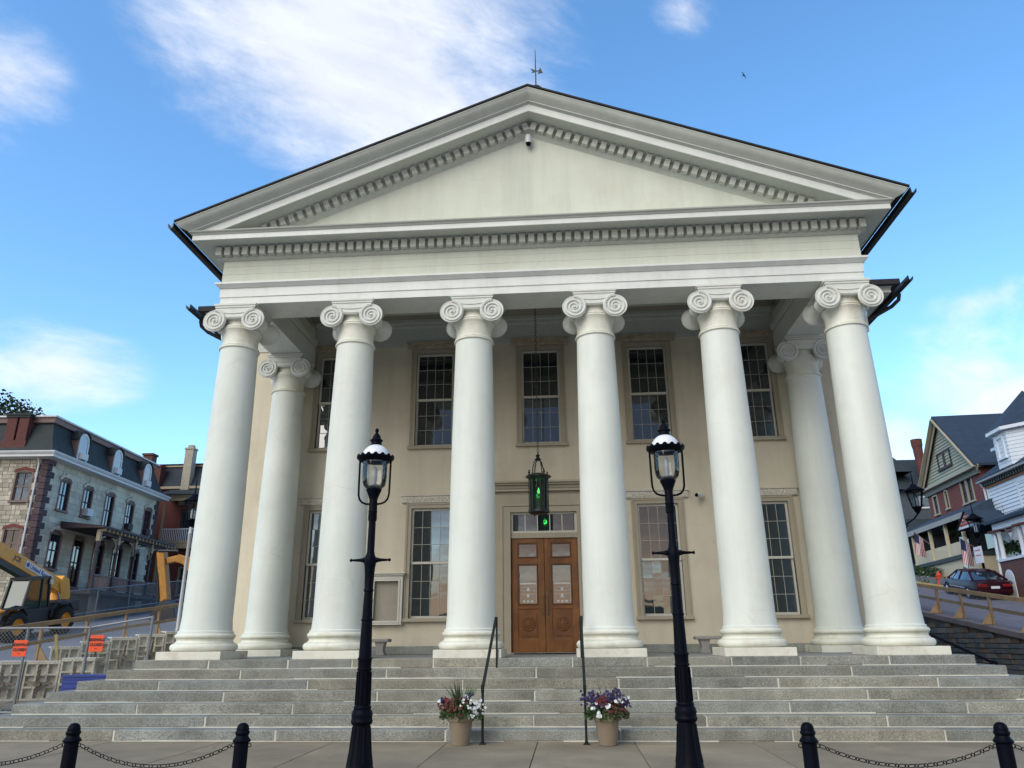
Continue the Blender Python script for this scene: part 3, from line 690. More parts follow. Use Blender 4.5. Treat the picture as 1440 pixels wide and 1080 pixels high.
# weather vane
wv = thing('weather_vane', 'thin iron weather vane with a tilted arrow above the pediment peak', 'weather vane', (.19,-.85,13.86))
put('dome_cap', MB().lathe([(.26,-.12),(.24,.12),(.20,.26),(.12,.36),(.0,.40)], 20).mesh('dome', 40), SLATE, wv)
put('rod', MB().lathe([(.016,.36),(.014,1.0),(.008,1.5),(.0,1.55)], 8), BRONZE, wv)
b = MB().bar((-.10,.3,1.10),(.12,-.3,.62),.02,.022).prism([(-.06,1.02),(-.13,1.16),(-.02,1.10)], .22,.235).prism([(.06,.52),(.18,.54),(.12,.70)], -.31,-.295)
put('arrow', b, BRONZE, wv)
# a bird far up in the sky
bd = atY(1046,106,40)
bm_ = MB().lathe([(.0,-.16),(.035,-.08),(.05,0),(.03,.1),(.012,.16),(.03,.22),(.0,.23)], 8, ax='y')
bm_.add([(.03,-.05,.02),(.20,.02,.14),(.44,.10,.05),(.2,.10,.13),(.03,.07,.02)], [(0,1,3,4),(1,2,3)]).add([(-.03,-.05,.02),(-.20,.02,.14),(-.44,.10,.05),(-.2,.10,.13),(-.03,.07,.02)], [(4,3,1,0),(3,2,1)])
put('bird', bm_, BLACK, loc=tuple(bd), rot=(.3,.5,.8), label='tiny dark bird gliding in the blue sky', cat='bird')

# handrails of the steps
def rail(sx, lab):
    r = thing('handrail', lab, 'handrail', (sx*.80,-3.05,0), 0, 'handrails on the steps')
    put('post', MB().box(-.019,.019,-.019,.019,.0,.80).box(-.05,.05,-.05,.05,0,.012).prism([(-.035,.012),(.035,.012),(.02,.06),(-.02,.06)],-.03,.03), DKRAIL, r)
    put('post', MB().box(-.017,.017,2.35,2.384,6*STEP_R,1.86), DKRAIL, r)
    put('rail', MB().bar((0,-.03,.80),(-.02*sx*-1,2.42,1.93),.045,.05).bar((0,-.03,.74),(0,-.03,.86),.05,.05), DKRAIL, r, bevel=.006)
    put('rail_end', MB().bar((.02*sx,2.44,1.94),(.02*sx,2.44,1.80),.048,.06), DKRAIL, r)
rail(-1, 'dark iron handrail beside the planter with mostly red and white flowers'); rail(1, 'dark iron handrail beside the planter with purple flowers')
sr = thing('handrail', 'black pipe handrail sloping beside the stone retaining wall', 'handrail', (9.0,1.2,0))
p0, p1, p2 = atY(1297,868,3.0), atY(1310,893,2.2), atY(1393,930,.2)
sr.location = (0,0,0)
put('rail', MB().tube([p0, p0+(p1-p0)*.5, p1, p2, p2+Vector((.10,0,-.02)), p2+Vector((.12,0,-.16))], .03, 8).mesh('rail', 50), BLACK, sr)
put('post', MB().tube([p1, (p1.x,p1.y,.6)], .025, 8), BLACK, sr); put('post', MB().tube([p2, (p2.x,p2.y,.55)], .025, 8), BLACK, sr)
# hose hook behind the corner column
hk = atY(324,880,1.4)
put('wall_hook', MB().tube([(hk.x-.25,1.4,hk.z-.1),(hk.x-.05,1.4,hk.z-.12),(hk.x+.02,1.4,hk.z-.02),(hk.x+.03,1.4,hk.z+.06),(hk.x-.02,1.4,hk.z+.11),(hk.x-.07,1.4,hk.z+.06)], .012, 6).mesh('hook', 50), BLACK, ch)

# ------------------------------------------------------------------ planters
POT = M('planter_clay', (.235,.185,.13), .8, .08, 3, .12, 40)
LEAF = M('plant_green', (.05,.10,.028), .6, .3, 9, isl=.4); LEAFD = M('spike_green', (.085,.125,.055), .5, .2, 6, isl=.35)
FRED = M('petal_red', (.15,.014,.012), .7, .2, 9, isl=.4); FWH = M('petal_white', (.72,.75,.76), .7, .05, 9, isl=.1); FPU = M('petal_purple', (.026,.014,.075), .6, .2, 9, isl=.5); FRU = M('coleus_rust', (.105,.036,.022), .7, .2, 9, isl=.4)
def leafquad(b, c, d, n, l, w):
    d = d.normalized(); s = d.cross(n).normalized(); 
    b.add([c, c+d*l*.5+s*w*.5+n*l*.06, c+d*l, c+d*l*.5-s*w*.5+n*l*.06], [(0,1,2,3)])
def rv(): 
    while True:
        v = Vector((random.uniform(-1,1), random.uniform(-1,1), random.uniform(-1,1)))
        if .05 < v.length < 1: return v.normalized()
def flower(b, c, n, r, k=5):
    n = n.normalized(); u = n.orthogonal().normalized(); w = n.cross(u)
    for i in range(k):
        a = 2*pi*i/k+random.random()*.5; d = u*cos(a)+w*sin(a); e = u*cos(a+1.57)+w*sin(a+1.57)
        b.add([c, c+d*r*.6+e*r*.5+n*r*.3, c+d*r+n*r*.12, c+d*r*.6-e*r*.5+n*r*.3], [(0,1,2,3)])
def planter(x, lab, mix):
    pl = thing('planter', lab, 'planter', (x,-3.14,0), 0, 'flower planters at the foot of the steps')
    put('pot', MB().lathe([(.0,0),(.125,.0),(.135,.01),(.155,.13),(.178,.31),(.184,.34),(.200,.345),(.208,.46),(.200,.468),(.19,.46),(.185,.42)], 40).mesh('pot', 35), POT, pl)
    put('soil', MB().lathe([(.185,.42),(.1,.44),(0,.445)], 20, cap=False), DIRT, pl)
    lf = MB(); rng = .32
    for i in range(1300):
        a = random.random()*2*pi; rr = rng*sqrt(random.random()); z = .45+.15*(1-(rr/rng)**2)*random.uniform(.3,1.25)-.10*max(0,(rr-.2)/.12)*random.random()
        c = Vector((rr*cos(a), rr*sin(a)*.8, z)); leafquad(lf, c, rv()+Vector((cos(a),sin(a),.3))*.8, rv(), random.uniform(.04,.075), random.uniform(.022,.04))
    put('foliage', lf, LEAF, pl, kind='stuff')
    sp = MB()
    for i in range(64 if mix == 0 else 22):
        a = random.random()*2*pi; t = random.uniform(.05,.55 if mix == 0 else .7); L = random.uniform(.30,.48) if mix == 0 else random.uniform(.28,.5); w = .015 if mix == 0 else .007
        d = Vector((cos(a)*sin(t), sin(a)*sin(t), cos(t))); s = d.cross(Vector((cos(a+1),sin(a+1),.2))).normalized(); p = Vector((.05*cos(a),.05*sin(a),.50)); dr_ = Vector((cos(a),sin(a),0))*.10*t
        sp.add([p-s*w, p+s*w, p+d*L*.5+s*w*.9, p+d*L*.5-s*w*.9, p+d*L+dr_-Vector((0,0,.05*t))], [(0,1,2,3),(3,2,4)])
    put('spike_leaves', sp, LEAFD if mix == 0 else M('spike_purple', (.055,.045,.045), .5, .2, 6, isl=.4), pl, kind='stuff')
    def patch(name, mat, cx, cz, rx, rz, n, r, k=5):
        fb = MB()
        for i in range(n):
            u, v = max(-.9, min(.9, random.gauss(0,.45))), max(-.9, min(.9, random.gauss(0,.45))); xx = cx+u*rx; zz = cz+v*rz; yy = -random.uniform(.05,.27)*sqrt(max(.05,1-(xx/.36)**2))
            flower(fb, Vector((xx,yy,zz)), Vector((xx*.8,-1,.5))+rv()*.4, r*random.uniform(.6,1.0), k)
        put(name, fb, mat, pl, kind='stuff')
    if mix == 0:
        patch('red_flowers', FRU, -.12, .57, .26, .14, 110, .026); patch('red_flowers', FRED, -.20, .60, .16, .10, 40, .024)
        patch('white_flowers', FWH, .22, .53, .18, .14, 40, .029); patch('white_flowers', FWH, .10, .66, .14, .10, 14, .026); patch('white_flowers', FWH, -.33, .62, .04, .02, 6, .03); patch('purple_flowers', FPU, -.29, .65, .08, .04, 10, .03); patch('purple_flowers', FPU, .16,.72,.06,.04,6,.03)
    else:
        patch('purple_flowers', FPU, -.20, .66, .20, .12, 60, .032); patch('purple_flowers', FPU, .10, .70, .18, .10, 50, .032); patch('purple_flowers', FPU, .30,.60,.10,.08,20,.032)
        patch('red_flowers', FRED, -.06, .62, .12, .08, 50, .028); patch('red_flowers', FRU, .14, .50, .22, .14, 110, .026)
        patch('white_flowers', FWH, -.12, .48, .14, .08, 15, .036); patch('white_flowers', FWH, .0, .57, .10, .06, 5, .04); patch('white_flowers', FWH, .24, .63, .12, .06, 16, .03); patch('white_flowers', FWH, -.2,.61,.06,.03,4,.04)
planter(-1.13, 'tall tan planter of red and white flowers with broad green spikes', 0)
planter(1.12, 'tall tan planter of purple white and dark red flowers', 1)

# ------------------------------------------------------------------ street lamps
WDOME = M('lamp_dome_white', (.78,.79,.82), .35, .04, 4)
FROST = M('lamp_burner', (.35,.36,.36), .3, .1, 6)
lamp = thing('street_lamp', '', 'street lamp', (-1.895,-6.16,0), 0, 'street lamps before the steps')
b = MB().lathe([(.0,-.0),(.21,.0),(.21,.05),(.185,.07),(.165,.10),(.152,.16),(.135,.26),(.12,.38),(.108,.50),(.104,.58),(.122,.595),(.130,.62),(.122,.645),(.12,.66),(.125,.69),(.118,.73),(.10,.75),(.105,.775),(.098,.79)], 32)
put('base', b.mesh('base', 35), BLACK, lamp)
pr = [(.096,.785),(.087,1.18),(.098,1.19),(.098,1.205),(.088,1.215),(.09,1.30),(.098,1.31),(.098,1.325),(.085,1.335),(.072,1.75),(.080,1.76),(.080,1.775),(.070,1.785),(.060,2.10),(.068,2.11),(.068,2.125),(.062,2.14),(.066,2.30),(.074,2.40),(.084,2.45),(.086,2.50),(.075,2.53),(.06,2.56),(.052,2.60),(.050,2.98),(.06,2.99),(.06,3.0),(.063,3.01),(.06,3.09),(.065,3.10),(.06,3.12),(.058,3.28)]
put('post', MB().lathe([(r_*.90, z_) for r_, z_ in pr], 28).mesh('post', 35), BLACK, lamp)
fl = MB()
for i in range(12):
    a = 2*pi*i/12; fl.tube([(.090*cos(a),.090*sin(a),.80),(.084*cos(a),.084*sin(a),1.17)], .010, 5).tube([(.104*cos(a)*1.0,.104*sin(a),.56),(.130*cos(a),.130*sin(a),.28),(.150*cos(a),.150*sin(a),.16)], .010, 5)
put('flutes', fl.mesh('fl', 50), BLACK, lamp, kind='stuff')
cb = MB()
for s in (-1, 1):
    cb.lathe([(.03,.05),(.034,.09),(.026,.10),(.02,.14),(.013,.23),(.013,.235),(.02,.24),(.022,.25),(.012,.262),(0,.265)] if s > 0 else [(0,-.265),(.012,-.262),(.022,-.25),(.02,-.24),(.013,-.235),(.013,-.23),(.02,-.14),(.026,-.10),(.034,-.09),(.03,-.05)], 12, (0,0,2.49), 'x')
put('cross_bar', cb.mesh('cb', 40), BLACK, lamp)
ar = MB()
for s in (-1, 1):
    ar.tube([(s*.05,0,3.20),(s*.10,0,3.205),(s*.15,0,3.225),(s*.185,0,3.265),(s*.20,0,3.32),(s*.203,0,3.40),(s*.205,0,3.56),(s*.207,0,3.73),(s*.205,0,3.78)], .0135, 8)
put('arms', ar.mesh('ar', 50), BLACK, lamp)
put('socket', MB().lathe([(.058,3.27),(.062,3.29),(.085,3.35),(.098,3.375),(.10,3.395),(.08,3.40),(.0,3.40)], 24).mesh('so', 35), BLACK, lamp)
put('burner', MB().lathe([(.072,3.40),(.072,3.45),(.05,3.455),(.03,3.46),(.03,3.50),(.033,3.52),(.033,3.66),(.02,3.69),(0,3.70)], 20).mesh('bu', 35), FROST, lamp)
put('globe', MB().lathe([(.075,3.395),(.11,3.41),(.138,3.44),(.153,3.49),(.159,3.56),(.160,3.78)], 32, cap=False).mesh('gl', 60), CLR, lamp)
rim = MB(); n = 64; R0, R1 = .205, .245
vs = []
for i in range(n):
    a = 2*pi*i/n; k = .012*(1 if (i//2) % 2 else -1)
    for r, z in ((.165,3.755),(.215,3.77),(.243,3.80),(.246,3.825+k),(.238,3.832+k),(.205,3.815),(.17,3.81)): vs.append((r*cos(a), r*sin(a), z))
fs = []
for i in range(n):
    j = (i+1) % n
    for k in range(7): fs.append((i*7+k, j*7+k, j*7+(k+1) % 7, i*7+(k+1) % 7))
rim.add(vs, fs); put('rim', rim.mesh('rim', 50), BLACK, lamp)
put('dome', MB().lathe([(.185,3.812),(.18,3.85),(.165,3.89),(.135,3.935),(.10,3.965),(.075,3.98)], 32).mesh('dome', 50), WDOME, lamp)
put('finial', MB().lathe([(.075,3.975),(.078,3.99),(.07,4.0),(.068,4.03),(.085,4.045),(.085,4.055),(.06,4.075),(.05,4.11),(.03,4.14),(.015,4.155),(.022,4.175),(.026,4.19),(.02,4.21),(0,4.225)], 20).mesh('fi', 35), BLACK, lamp)
lamp['label'] = 'black street lamp with white dome in front of the red flower planter side'
lamp['label'] = 'black globe street lamp with white dome standing before the notice case'
l2 = clone(lamp, loc=(1.905,-6.16,.03), label='black globe street lamp with white dome standing before the wall camera')

# ------------------------------------------------------------------ bollards and chains
bol = [atZ(105,1020,.8), atZ(342,1021,.8), atZ(1134,1015,.8), atZ(1406,1018,.8)]
BY = -8.40
bx = [atY(105,1020,BY).x, atY(342,1021,BY).x, atY(1134,1015,BY).x, atY(1406,1018,BY).x]
bz = .80
b0 = thing('bollard', '', 'bollard', (bx[0],BY,0), 0, 'bollards along the sidewalk')
put('post', MB().lathe([(.10,0),(.10,.03),(.072,.05),(.064,.08),(.062,.66),(.062,.665)], 28).mesh('post', 40), BLACK, b0)
put('cap', MB().lathe([(.064,.655),(.078,.662),(.08,.672),(.07,.685),(.058,.70),(.054,.715),(.060,.722),(.064,.732),(.063,.745),(.055,.755),(.056,.765),(.052,.785),(.042,.803),(.026,.815),(.0,.82)], 28).mesh('cap', 35), BLACK, b0)
for s in (-1, 1): put('chain_eye', MB().tube([(s*.075+.016*cos(a), 0, .632+.016*sin(a)) for a in [2*pi*i/10 for i in range(10)]], .004, 6, True).mesh('eye', 50), BLACK, b0)
BLAB = ['black bollard with chains on both sides standing left of the red flower planter', '', '', '']
b0['label'] = 'black bollard on the open end with chain, beyond the lamp by the notice case'
LBS = ['black acorn-topped bollard standing farther from the lamp that is before the notice case', 'black acorn-topped bollard standing nearer to the lamp that is before the notice case',
       'black acorn-topped bollard standing nearer to the lamp that is before the wall camera', 'black acorn-topped bollard standing farther from the lamp that is before the wall camera']
b0['label'] = LBS[0]
for i in (1, 2, 3): clone(b0, loc=(bx[i],BY,0), label=LBS[i])
lk2 = link_mesh(.052, .026, .0036)
def chain_run(xa, xb, sag, lab):
    c = thing('chain', lab, 'chain', (xa,BY,0), 0, 'chains between the bollards')
    N = max(8, int(abs(xb-xa)*1.045/.0405)); 
    for i in range(N):
        t = (i+.5)/N; x = (xb-xa)*t; z = .632-sag*4*t*(1-t); sl_ = -sag*4*(1-2*t)/(xb-xa)
        put('chain_link', lk2, BLACK, c, loc=(x,0,z), rot=((pi/2) if i % 2 else 0, pi/2-math.atan(sl_), 0))
chain_run(bx[0]-1.64+.09, bx[0]-.09, .165, 'black chain running off from the outermost bollard by the notice case side lamp')
chain_run(bx[0]+.09, bx[1]-.09, .175, 'black chain hanging between the two bollards by the lamp before the notice case')
chain_run(bx[2]+.09, bx[3]-.09, .155, 'black chain hanging between the two bollards by the lamp before the wall camera')
chain_run(bx[3]+.09, bx[3]+1.6, .165, 'black chain running off from the outermost bollard by the wall camera side lamp')
# ------------------------------------------------------------------ helpers for background buildings
def bricks_mat(name, c1, c2, mortar, sc=1.0):
    m = bpy.data.materials.new(name); m.use_nodes = True; t = m.node_tree; p = t.nodes['Principled BSDF']; p.inputs['Roughness'].default_value = .85
    tcn = t.nodes.new('ShaderNodeTexCoord'); br = t.nodes.new('ShaderNodeTexBrick'); mp = t.nodes.new('ShaderNodeMapping')
    geo = t.nodes.new('ShaderNodeNewGeometry')
    sp = t.nodes.new('ShaderNodeSeparateXYZ'); cb = t.nodes.new('ShaderNodeCombineXYZ'); ad = t.nodes.new('ShaderNodeMath'); ad.operation = 'ADD'
    t.links.new(tcn.outputs['Object'], sp.inputs[0]); t.links.new(sp.outputs[0], ad.inputs[0]); t.links.new(sp.outputs[1], ad.inputs[1])
    t.links.new(ad.outputs[0], cb.inputs[0]); t.links.new(sp.outputs[2], cb.inputs[1]); t.links.new(cb.outputs[0], br.inputs['Vector'])
    br.inputs['Color1'].default_value = (*c1, 1); br.inputs['Color2'].default_value = (*c2, 1); br.inputs['Mortar'].default_value = (*mortar, 1)
    br.inputs['Scale'].default_value = 1.0; br.inputs['Brick Width'].default_value = .22*sc; br.inputs['Row Height'].default_value = .075*sc; br.inputs['Mortar Size'].default_value = .008
    t.links.new(br.outputs['Color'], p.inputs['Base Color'])
    b = t.nodes.new('ShaderNodeBump'); b.inputs['Strength'].default_value = .5; b.inputs['Distance'].default_value = .01; b.invert = True
    t.links.new(br.outputs['Fac'], b.inputs['Height']); t.links.new(b.outputs[0], p.inputs['Normal'])
    return m
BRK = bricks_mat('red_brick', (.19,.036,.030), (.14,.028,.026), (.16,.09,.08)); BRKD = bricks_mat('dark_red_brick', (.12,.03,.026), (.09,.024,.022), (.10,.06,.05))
STONE = M('ashlar_stone', (.54,.52,.43), .9, .16, .8, .25, 18, isl=.16, stain=((.20,.19,.14), .6, .9), fine=.1)
RUBB = M('rubble_stone', (.42,.39,.325), .9, .18, 1.4, .3, 14, isl=.3, fine=.1)
MORTD = M('dark_mortar', (.20,.19,.16), .95, .1, 3)
QUO = M('purple_quoin', (.075,.050,.060), .85, .2, 3, .2, 20, rnd=.2)
MAUVE = M('mauve_trim', (.20,.135,.13), .7, .1, 3)
EAVE = M('eave_white', (.60,.63,.66), .6, .06, 2)
PORCH = M('porch_purple_brown', (.045,.032,.040), .7, .2, 3); CREAMT = M('cream_bracket', (.36,.30,.21), .7, .1, 3)
PALE = M('pale_curtain', (.45,.52,.55), .9, .1, 4)
class Frame:
    """vertical building frame: origin at a corner, s along the facade (local y), d outwards along local x*sg"""
    def __init__(f, o, rz, sg): f.o = Vector(o); f.rz = rz; f.sg = sg; f.x = Vector((cos(rz), sin(rz), 0)); f.y = Vector((-sin(rz), cos(rz), 0))
    def hit(f, px, py, d=0):
        n = f.x; p = on(px, py, n, n.dot(f.o)+d*f.sg); return (p-f.o).dot(f.y), p.z-f.o.z
    def hitf(f, px, py, s=0):
        n = f.y; p = on(px, py, n, n.dot(f.o)+s); return (p-f.o).dot(f.x), p.z-f.o.z
def courses(ops, s0, s1, z0, z1, hmin, hmax, lmin, lmax, prot=.02, gap=.012):
    b = MB(); z = z0; row = 0
    while z < z1-.05:
        h = min(random.uniform(hmin, hmax), z1-z); s = s0-random.uniform(0, lmin)
        while s < s1:
            l = random.uniform(lmin, lmax); a, e = max(s, s0), min(s+l, s1); s += l
            if e-a < .06: continue
            if any(a < o[1] and e > o[0] and z < o[3] and z+h > o[2] for o in ops):
                segs = [(a, e)]
                for o in ops:
                    if z < o[3] and z+h > o[2]:
                        ns = []
                        for u, v in segs:
                            if v <= o[0] or u >= o[1]: ns.append((u, v)); continue
                            if u < o[0]: ns.append((u, o[0]))
                            if v > o[1]: ns.append((o[1], v))
                        segs = ns
            else: segs = [(a, e)]
            for u, v in segs:
                if v-u > .05: b.box(u+gap/2, v-gap/2, -random.uniform(.3,1)*prot, .02, z+gap/2, z+h-gap/2)
        z += h; row += 1
    return b
def far_window(par, loc, rot, w, z0, z1, fmat, smat, arch=.0, glass=None, curtain=True, fw=.09, two=True):
    """sash window in a local xz plane facing -y, centred on x=0, put at loc with rotation rot"""
    b = MB(); h = w/2
    b.box(-h-fw, -h, -.05, .12, z0, z1).box(h, h+fw, -.05, .12, z0, z1).box(-h-fw-.05, h+fw+.05, -.10, .10, z0-.10, z0)
    n = 8
    top = [(-h-fw, z1)] + [(-(h+fw)*cos(pi*i/n), z1+.01+(arch+fw)*sin(pi*i/n)) for i in range(1, n)] + [(h+fw, z1)] if arch else [(-h-fw,z1),(h+fw,z1),(h+fw,z1+fw),(-h-fw,z1+fw)]
    if arch: b.prism(top + [(h, z1)] + [(h*cos(pi*i/n), z1+arch*sin(pi*i/n)) for i in range(1, n)] + [(-h, z1)], -.05, .12)
    else: b.prism(top, -.05, .12)
    wdw = put('window', b, fmat, par, loc=loc, rot=(0,0,rot))
    zm = (z0+z1+arch)/2; s = MB()
    s.box(-h, h, .03, .07, zm-.03, zm+.03).box(-h, -h+.04, .03, .07, z0, z1).box(h-.04, h, .03, .07, z0, z1).box(-h+.04, h-.04, .03, .07, z0, z0+.05)
    if two: s.box(-.012, .012, .03, .06, z0+.05, z1)
    put('sash', s, smat, wdw)
    put('pane', MB().box(-h, h, .07, .08, z0, zm), glass or GBG, wdw)
    if arch: put('pane', MB().prism([(-h,zm),(h,zm),(h,z1)] + [(h*cos(pi*i/n), z1+arch*sin(pi*i/n)) for i in range(1, n)] + [(-h,z1)], .07, .08), glass or GBG, wdw)
    else: put('pane', MB().box(-h, h, .07, .08, zm, z1), glass or GBG, wdw)
    return wdw

# ------------------------------------------------------------------ stone house with mansard roof (up the street on the notice case side)
SR = radians(3.49)
FS = Frame((-26.374, 20.726, 0), SR, 1)
sh = thing('stone_house', 'stone house with dark mansard roof, dormers and a bracketed porch', 'house', tuple(FS.o), SR)
SLN, SWD = 12.45, 9.0
wins = [(1.8,8.35,9.85,.82),(4.05,8.35,9.85,.82),(6.4,8.12,9.95,.86),(8.85,8.25,9.85,.86),(11.2,8.25,9.85,.86),(1.8,5.3,7.05,.9)]
gwin = [(4.0,4.5,7.0,.9),(6.1,4.45,7.0,1.0),(8.2,4.45,7.0,1.0),(10.4,4.5,7.0,.9)]
opsS = [(s-w/2, s+w/2, a, b) for s, a, b, w in wins+gwin]
R90 = pi/2
put('wall', wall_open(.02, SLN, 1.2, 10.75, .4, opsS), MORTD, sh, loc=(-.03,0,0), rot=(0,0,R90))
put('stone_blocks', courses(opsS, .25, SLN-.05, 2.0, 10.72, .27,.36,.45,.95), STONE, sh, loc=(-.03,0,0), rot=(0,0,R90), kind='stuff')
fwins = [(-1.15,8.55,10.0,.80),(-1.15,5.68,7.05,.80),(-4.2,8.55,10.0,.8),(-4.2,5.68,7.05,.8)]
opsF = [(s-w/2, s+w/2, a, b) for s, a, b, w in fwins]
put('wall', wall_open(-SWD, -.03, 1.2, 10.75, .4, opsF), MORTD, sh)
put('rubble_stones', courses(opsF, -SWD, -.25, 2.0, 10.72, .14,.26,.18,.5,.04,.02), RUBB, sh, kind='stuff')
put('wall', MB().box(-SWD,-.44,SLN-.4,SLN,1.2,10.75).box(-SWD,-SWD+.4,.41,SLN-.41,1.2,10.75), MORTD, sh)
z = 3.2; i = 0
while z < 10.6:
    a = .62 if i % 2 else .36
    put('quoin', MB().box(-a,.035,-.05,.98-a,z+.01,z+.315), QUO, sh, bevel=.02); z += .33; i += 1
z = 3.8; i = 0
while z < 10.6:
    a = .5 if i % 2 else .3
    put('quoin', MB().box(-.1,.04,SLN-a,SLN+.04,z+.01,z+.315), QUO, sh, bevel=.02); z += .33; i += 1
for k, (s, a, b, w) in enumerate(wins):
    wd = far_window(sh, (-.03,s,0), R90, w, a, b, MAUVE, PORCH, .10, GBG if k != 2 else GUP)
    if k in (1,): put('window_ac', MB().box(-.3,.3,-.35,.05,a+.02,a+.42), EAVE, wd)
    if k in (3,4): put('window_ac', MB().box(-.28,.28,-.25,.05,a+.02,a+.40), PORCH, wd)
    put('keystone', MB().prism([(-.62,b+.06),(-.5,b+.06),(-.3,b+.24),(.3,b+.24),(.5,b+.06),(.62,b+.06),(.62,b+.14),(.4,b+.36),(.14,b+.36),(.14,b+.46),(-.14,b+.46),(-.14,b+.36),(-.4,b+.36),(-.62,b+.14)], -.09, -.035), STONE, wd)
for s, a, b, w in gwin: far_window(sh, (-.03,s,0), R90, w, a, b, MAUVE, PORCH, .10, GUP)
for s, a, b, w in fwins:
    wd = far_window(sh, (s,0,0), 0, w, a, b, MAUVE, MAUVE, .06, GBG)
    put('brick_arch', MB().prism([(-.55,b+.04),(-.5,b+.2),(0,b+.32),(.5,b+.2),(.55,b+.04),(.5,b+.05),(0,b+.16),(-.5,b+.05)], -.075, -.05), BRK, wd)
# eaves and mansard
ev = MB()
def ring(b, prof, x0, x1, y0, y1):
    vs = []; n = len(prof)
    for e, z in prof: vs += [(x0-e,y0-e,z),(x1+e,y0-e,z),(x1+e,y1+e,z),(x0-e,y1+e,z)]
    fs = []
    for i in range(n-1):
        for k in range(4): fs.append((4*i+k, 4*i+(k+1) % 4, 4*i+4+(k+1) % 4, 4*i+4+k))
    return b.add(vs, fs)
put('eave', ring(MB(), [(-.1,10.70),(.46,10.78),(.46,10.90),(.50,10.92),(.56,11.02),(.56,11.07),(.2,11.12),(-.3,11.12)], -SWD, 0, 0, SLN), EAVE, sh)
put('mansard_roof', ring(MB(), [(.22,11.10),(.10,11.35),(-.12,11.85),(-.40,12.65),(-.48,12.85)], -SWD, 0, 0, SLN), SLATE, sh)
put('roof_trim', ring(MB(), [(-.50,12.81),(-.32,12.83),(-.30,13.06),(-.25,13.10)], -SWD, 0, 0, SLN), MAUVE, sh)
put('roof_edge', ring(MB(), [(-.25,13.10),(-.20,13.12),(-.20,13.20),(-1.2,13.3),(-4.4,13.4)], -SWD, 0, 0, SLN), EAVE, sh)
for s in (2.55, 6.3, 10.1):   # arched dormers
    n = 10; w = .42; zb, zt = 11.22, 12.30
    d = put('dormer', MB().prism([(-w-.14,zb),(w+.14,zb),(w+.14,zt)] + [((w+.14)*cos(pi*i/n), zt+(w+.12)*sin(pi*i/n)) for i in range(1, n)] + [(-w-.14,zt)], -.02, 1.0), MAUVE, sh, loc=(.10,s,0), rot=(0,0,R90))
    put('dormer_roof', MB().prism([((w+.24)*cos(pi*i/n), zt+(w+.22)*sin(pi*i/n)) for i in range(n+1)] + [((w+.15)*cos(pi*i/n), zt+(w+.13)*sin(pi*i/n)) for i in range(n, -1, -1)], -.10, 1.0), SLATE, d)
    fr = MB().prism([(w+.06,zb+.02),(w+.06,zt)] + [((w+.06)*cos(pi*i/n), zt+(w+.05)*sin(pi*i/n)) for i in range(1, n)] + [(-w-.06,zt),(-w-.06,zb+.02),(-w+.08,zb+.02),(-w+.08,zt)] + [((w-.08)*cos(pi*i/n), zt+(w-.09)*sin(pi*i/n)) for i in range(n-1, 0, -1)] + [(w-.08,zt),(w-.08,zb+.02)], -.06, -.021)
    put('dormer_frame', fr, CREAMT if False else EAVE, d)
    put('pane', MB().prism([(-w+.08,zb+.05),(w-.08,zb+.05),(w-.08,zt)] + [((w-.08)*cos(pi*i/n), zt+(w-.09)*sin(pi*i/n)) for i in range(1, n)] + [(-w+.08,zt)], -.04, -.022), glassy('dormer_glass', (.25,.32,.36), .1, 1.8), d)
    put('dormer_ac', MB().box(-.30,.28,-.25,-.04,zb+.05,zb+.40), EAVE, d)
b = MB()
for x in (-1.72,-2.36): b.box(x-.26,x+.26,-.08,.55,11.3,13.0)
cmn = put('chimney', b.box(-2.70,-1.40,-.10,.60,10.9,11.75), BRKD, sh)
put('chimney_cap', MB().box(-2.68,-1.40,-.14,.60,13.003,13.12).box(-2.74,-1.34,-.18,.64,13.123,13.22), SLATE, cmn)
put('downpipe', MB().tube([(-.42,-.30,10.75),(-.45,-.10,10.5),(-.48,-.10,2.2)], .05, 8), EAVE, sh)
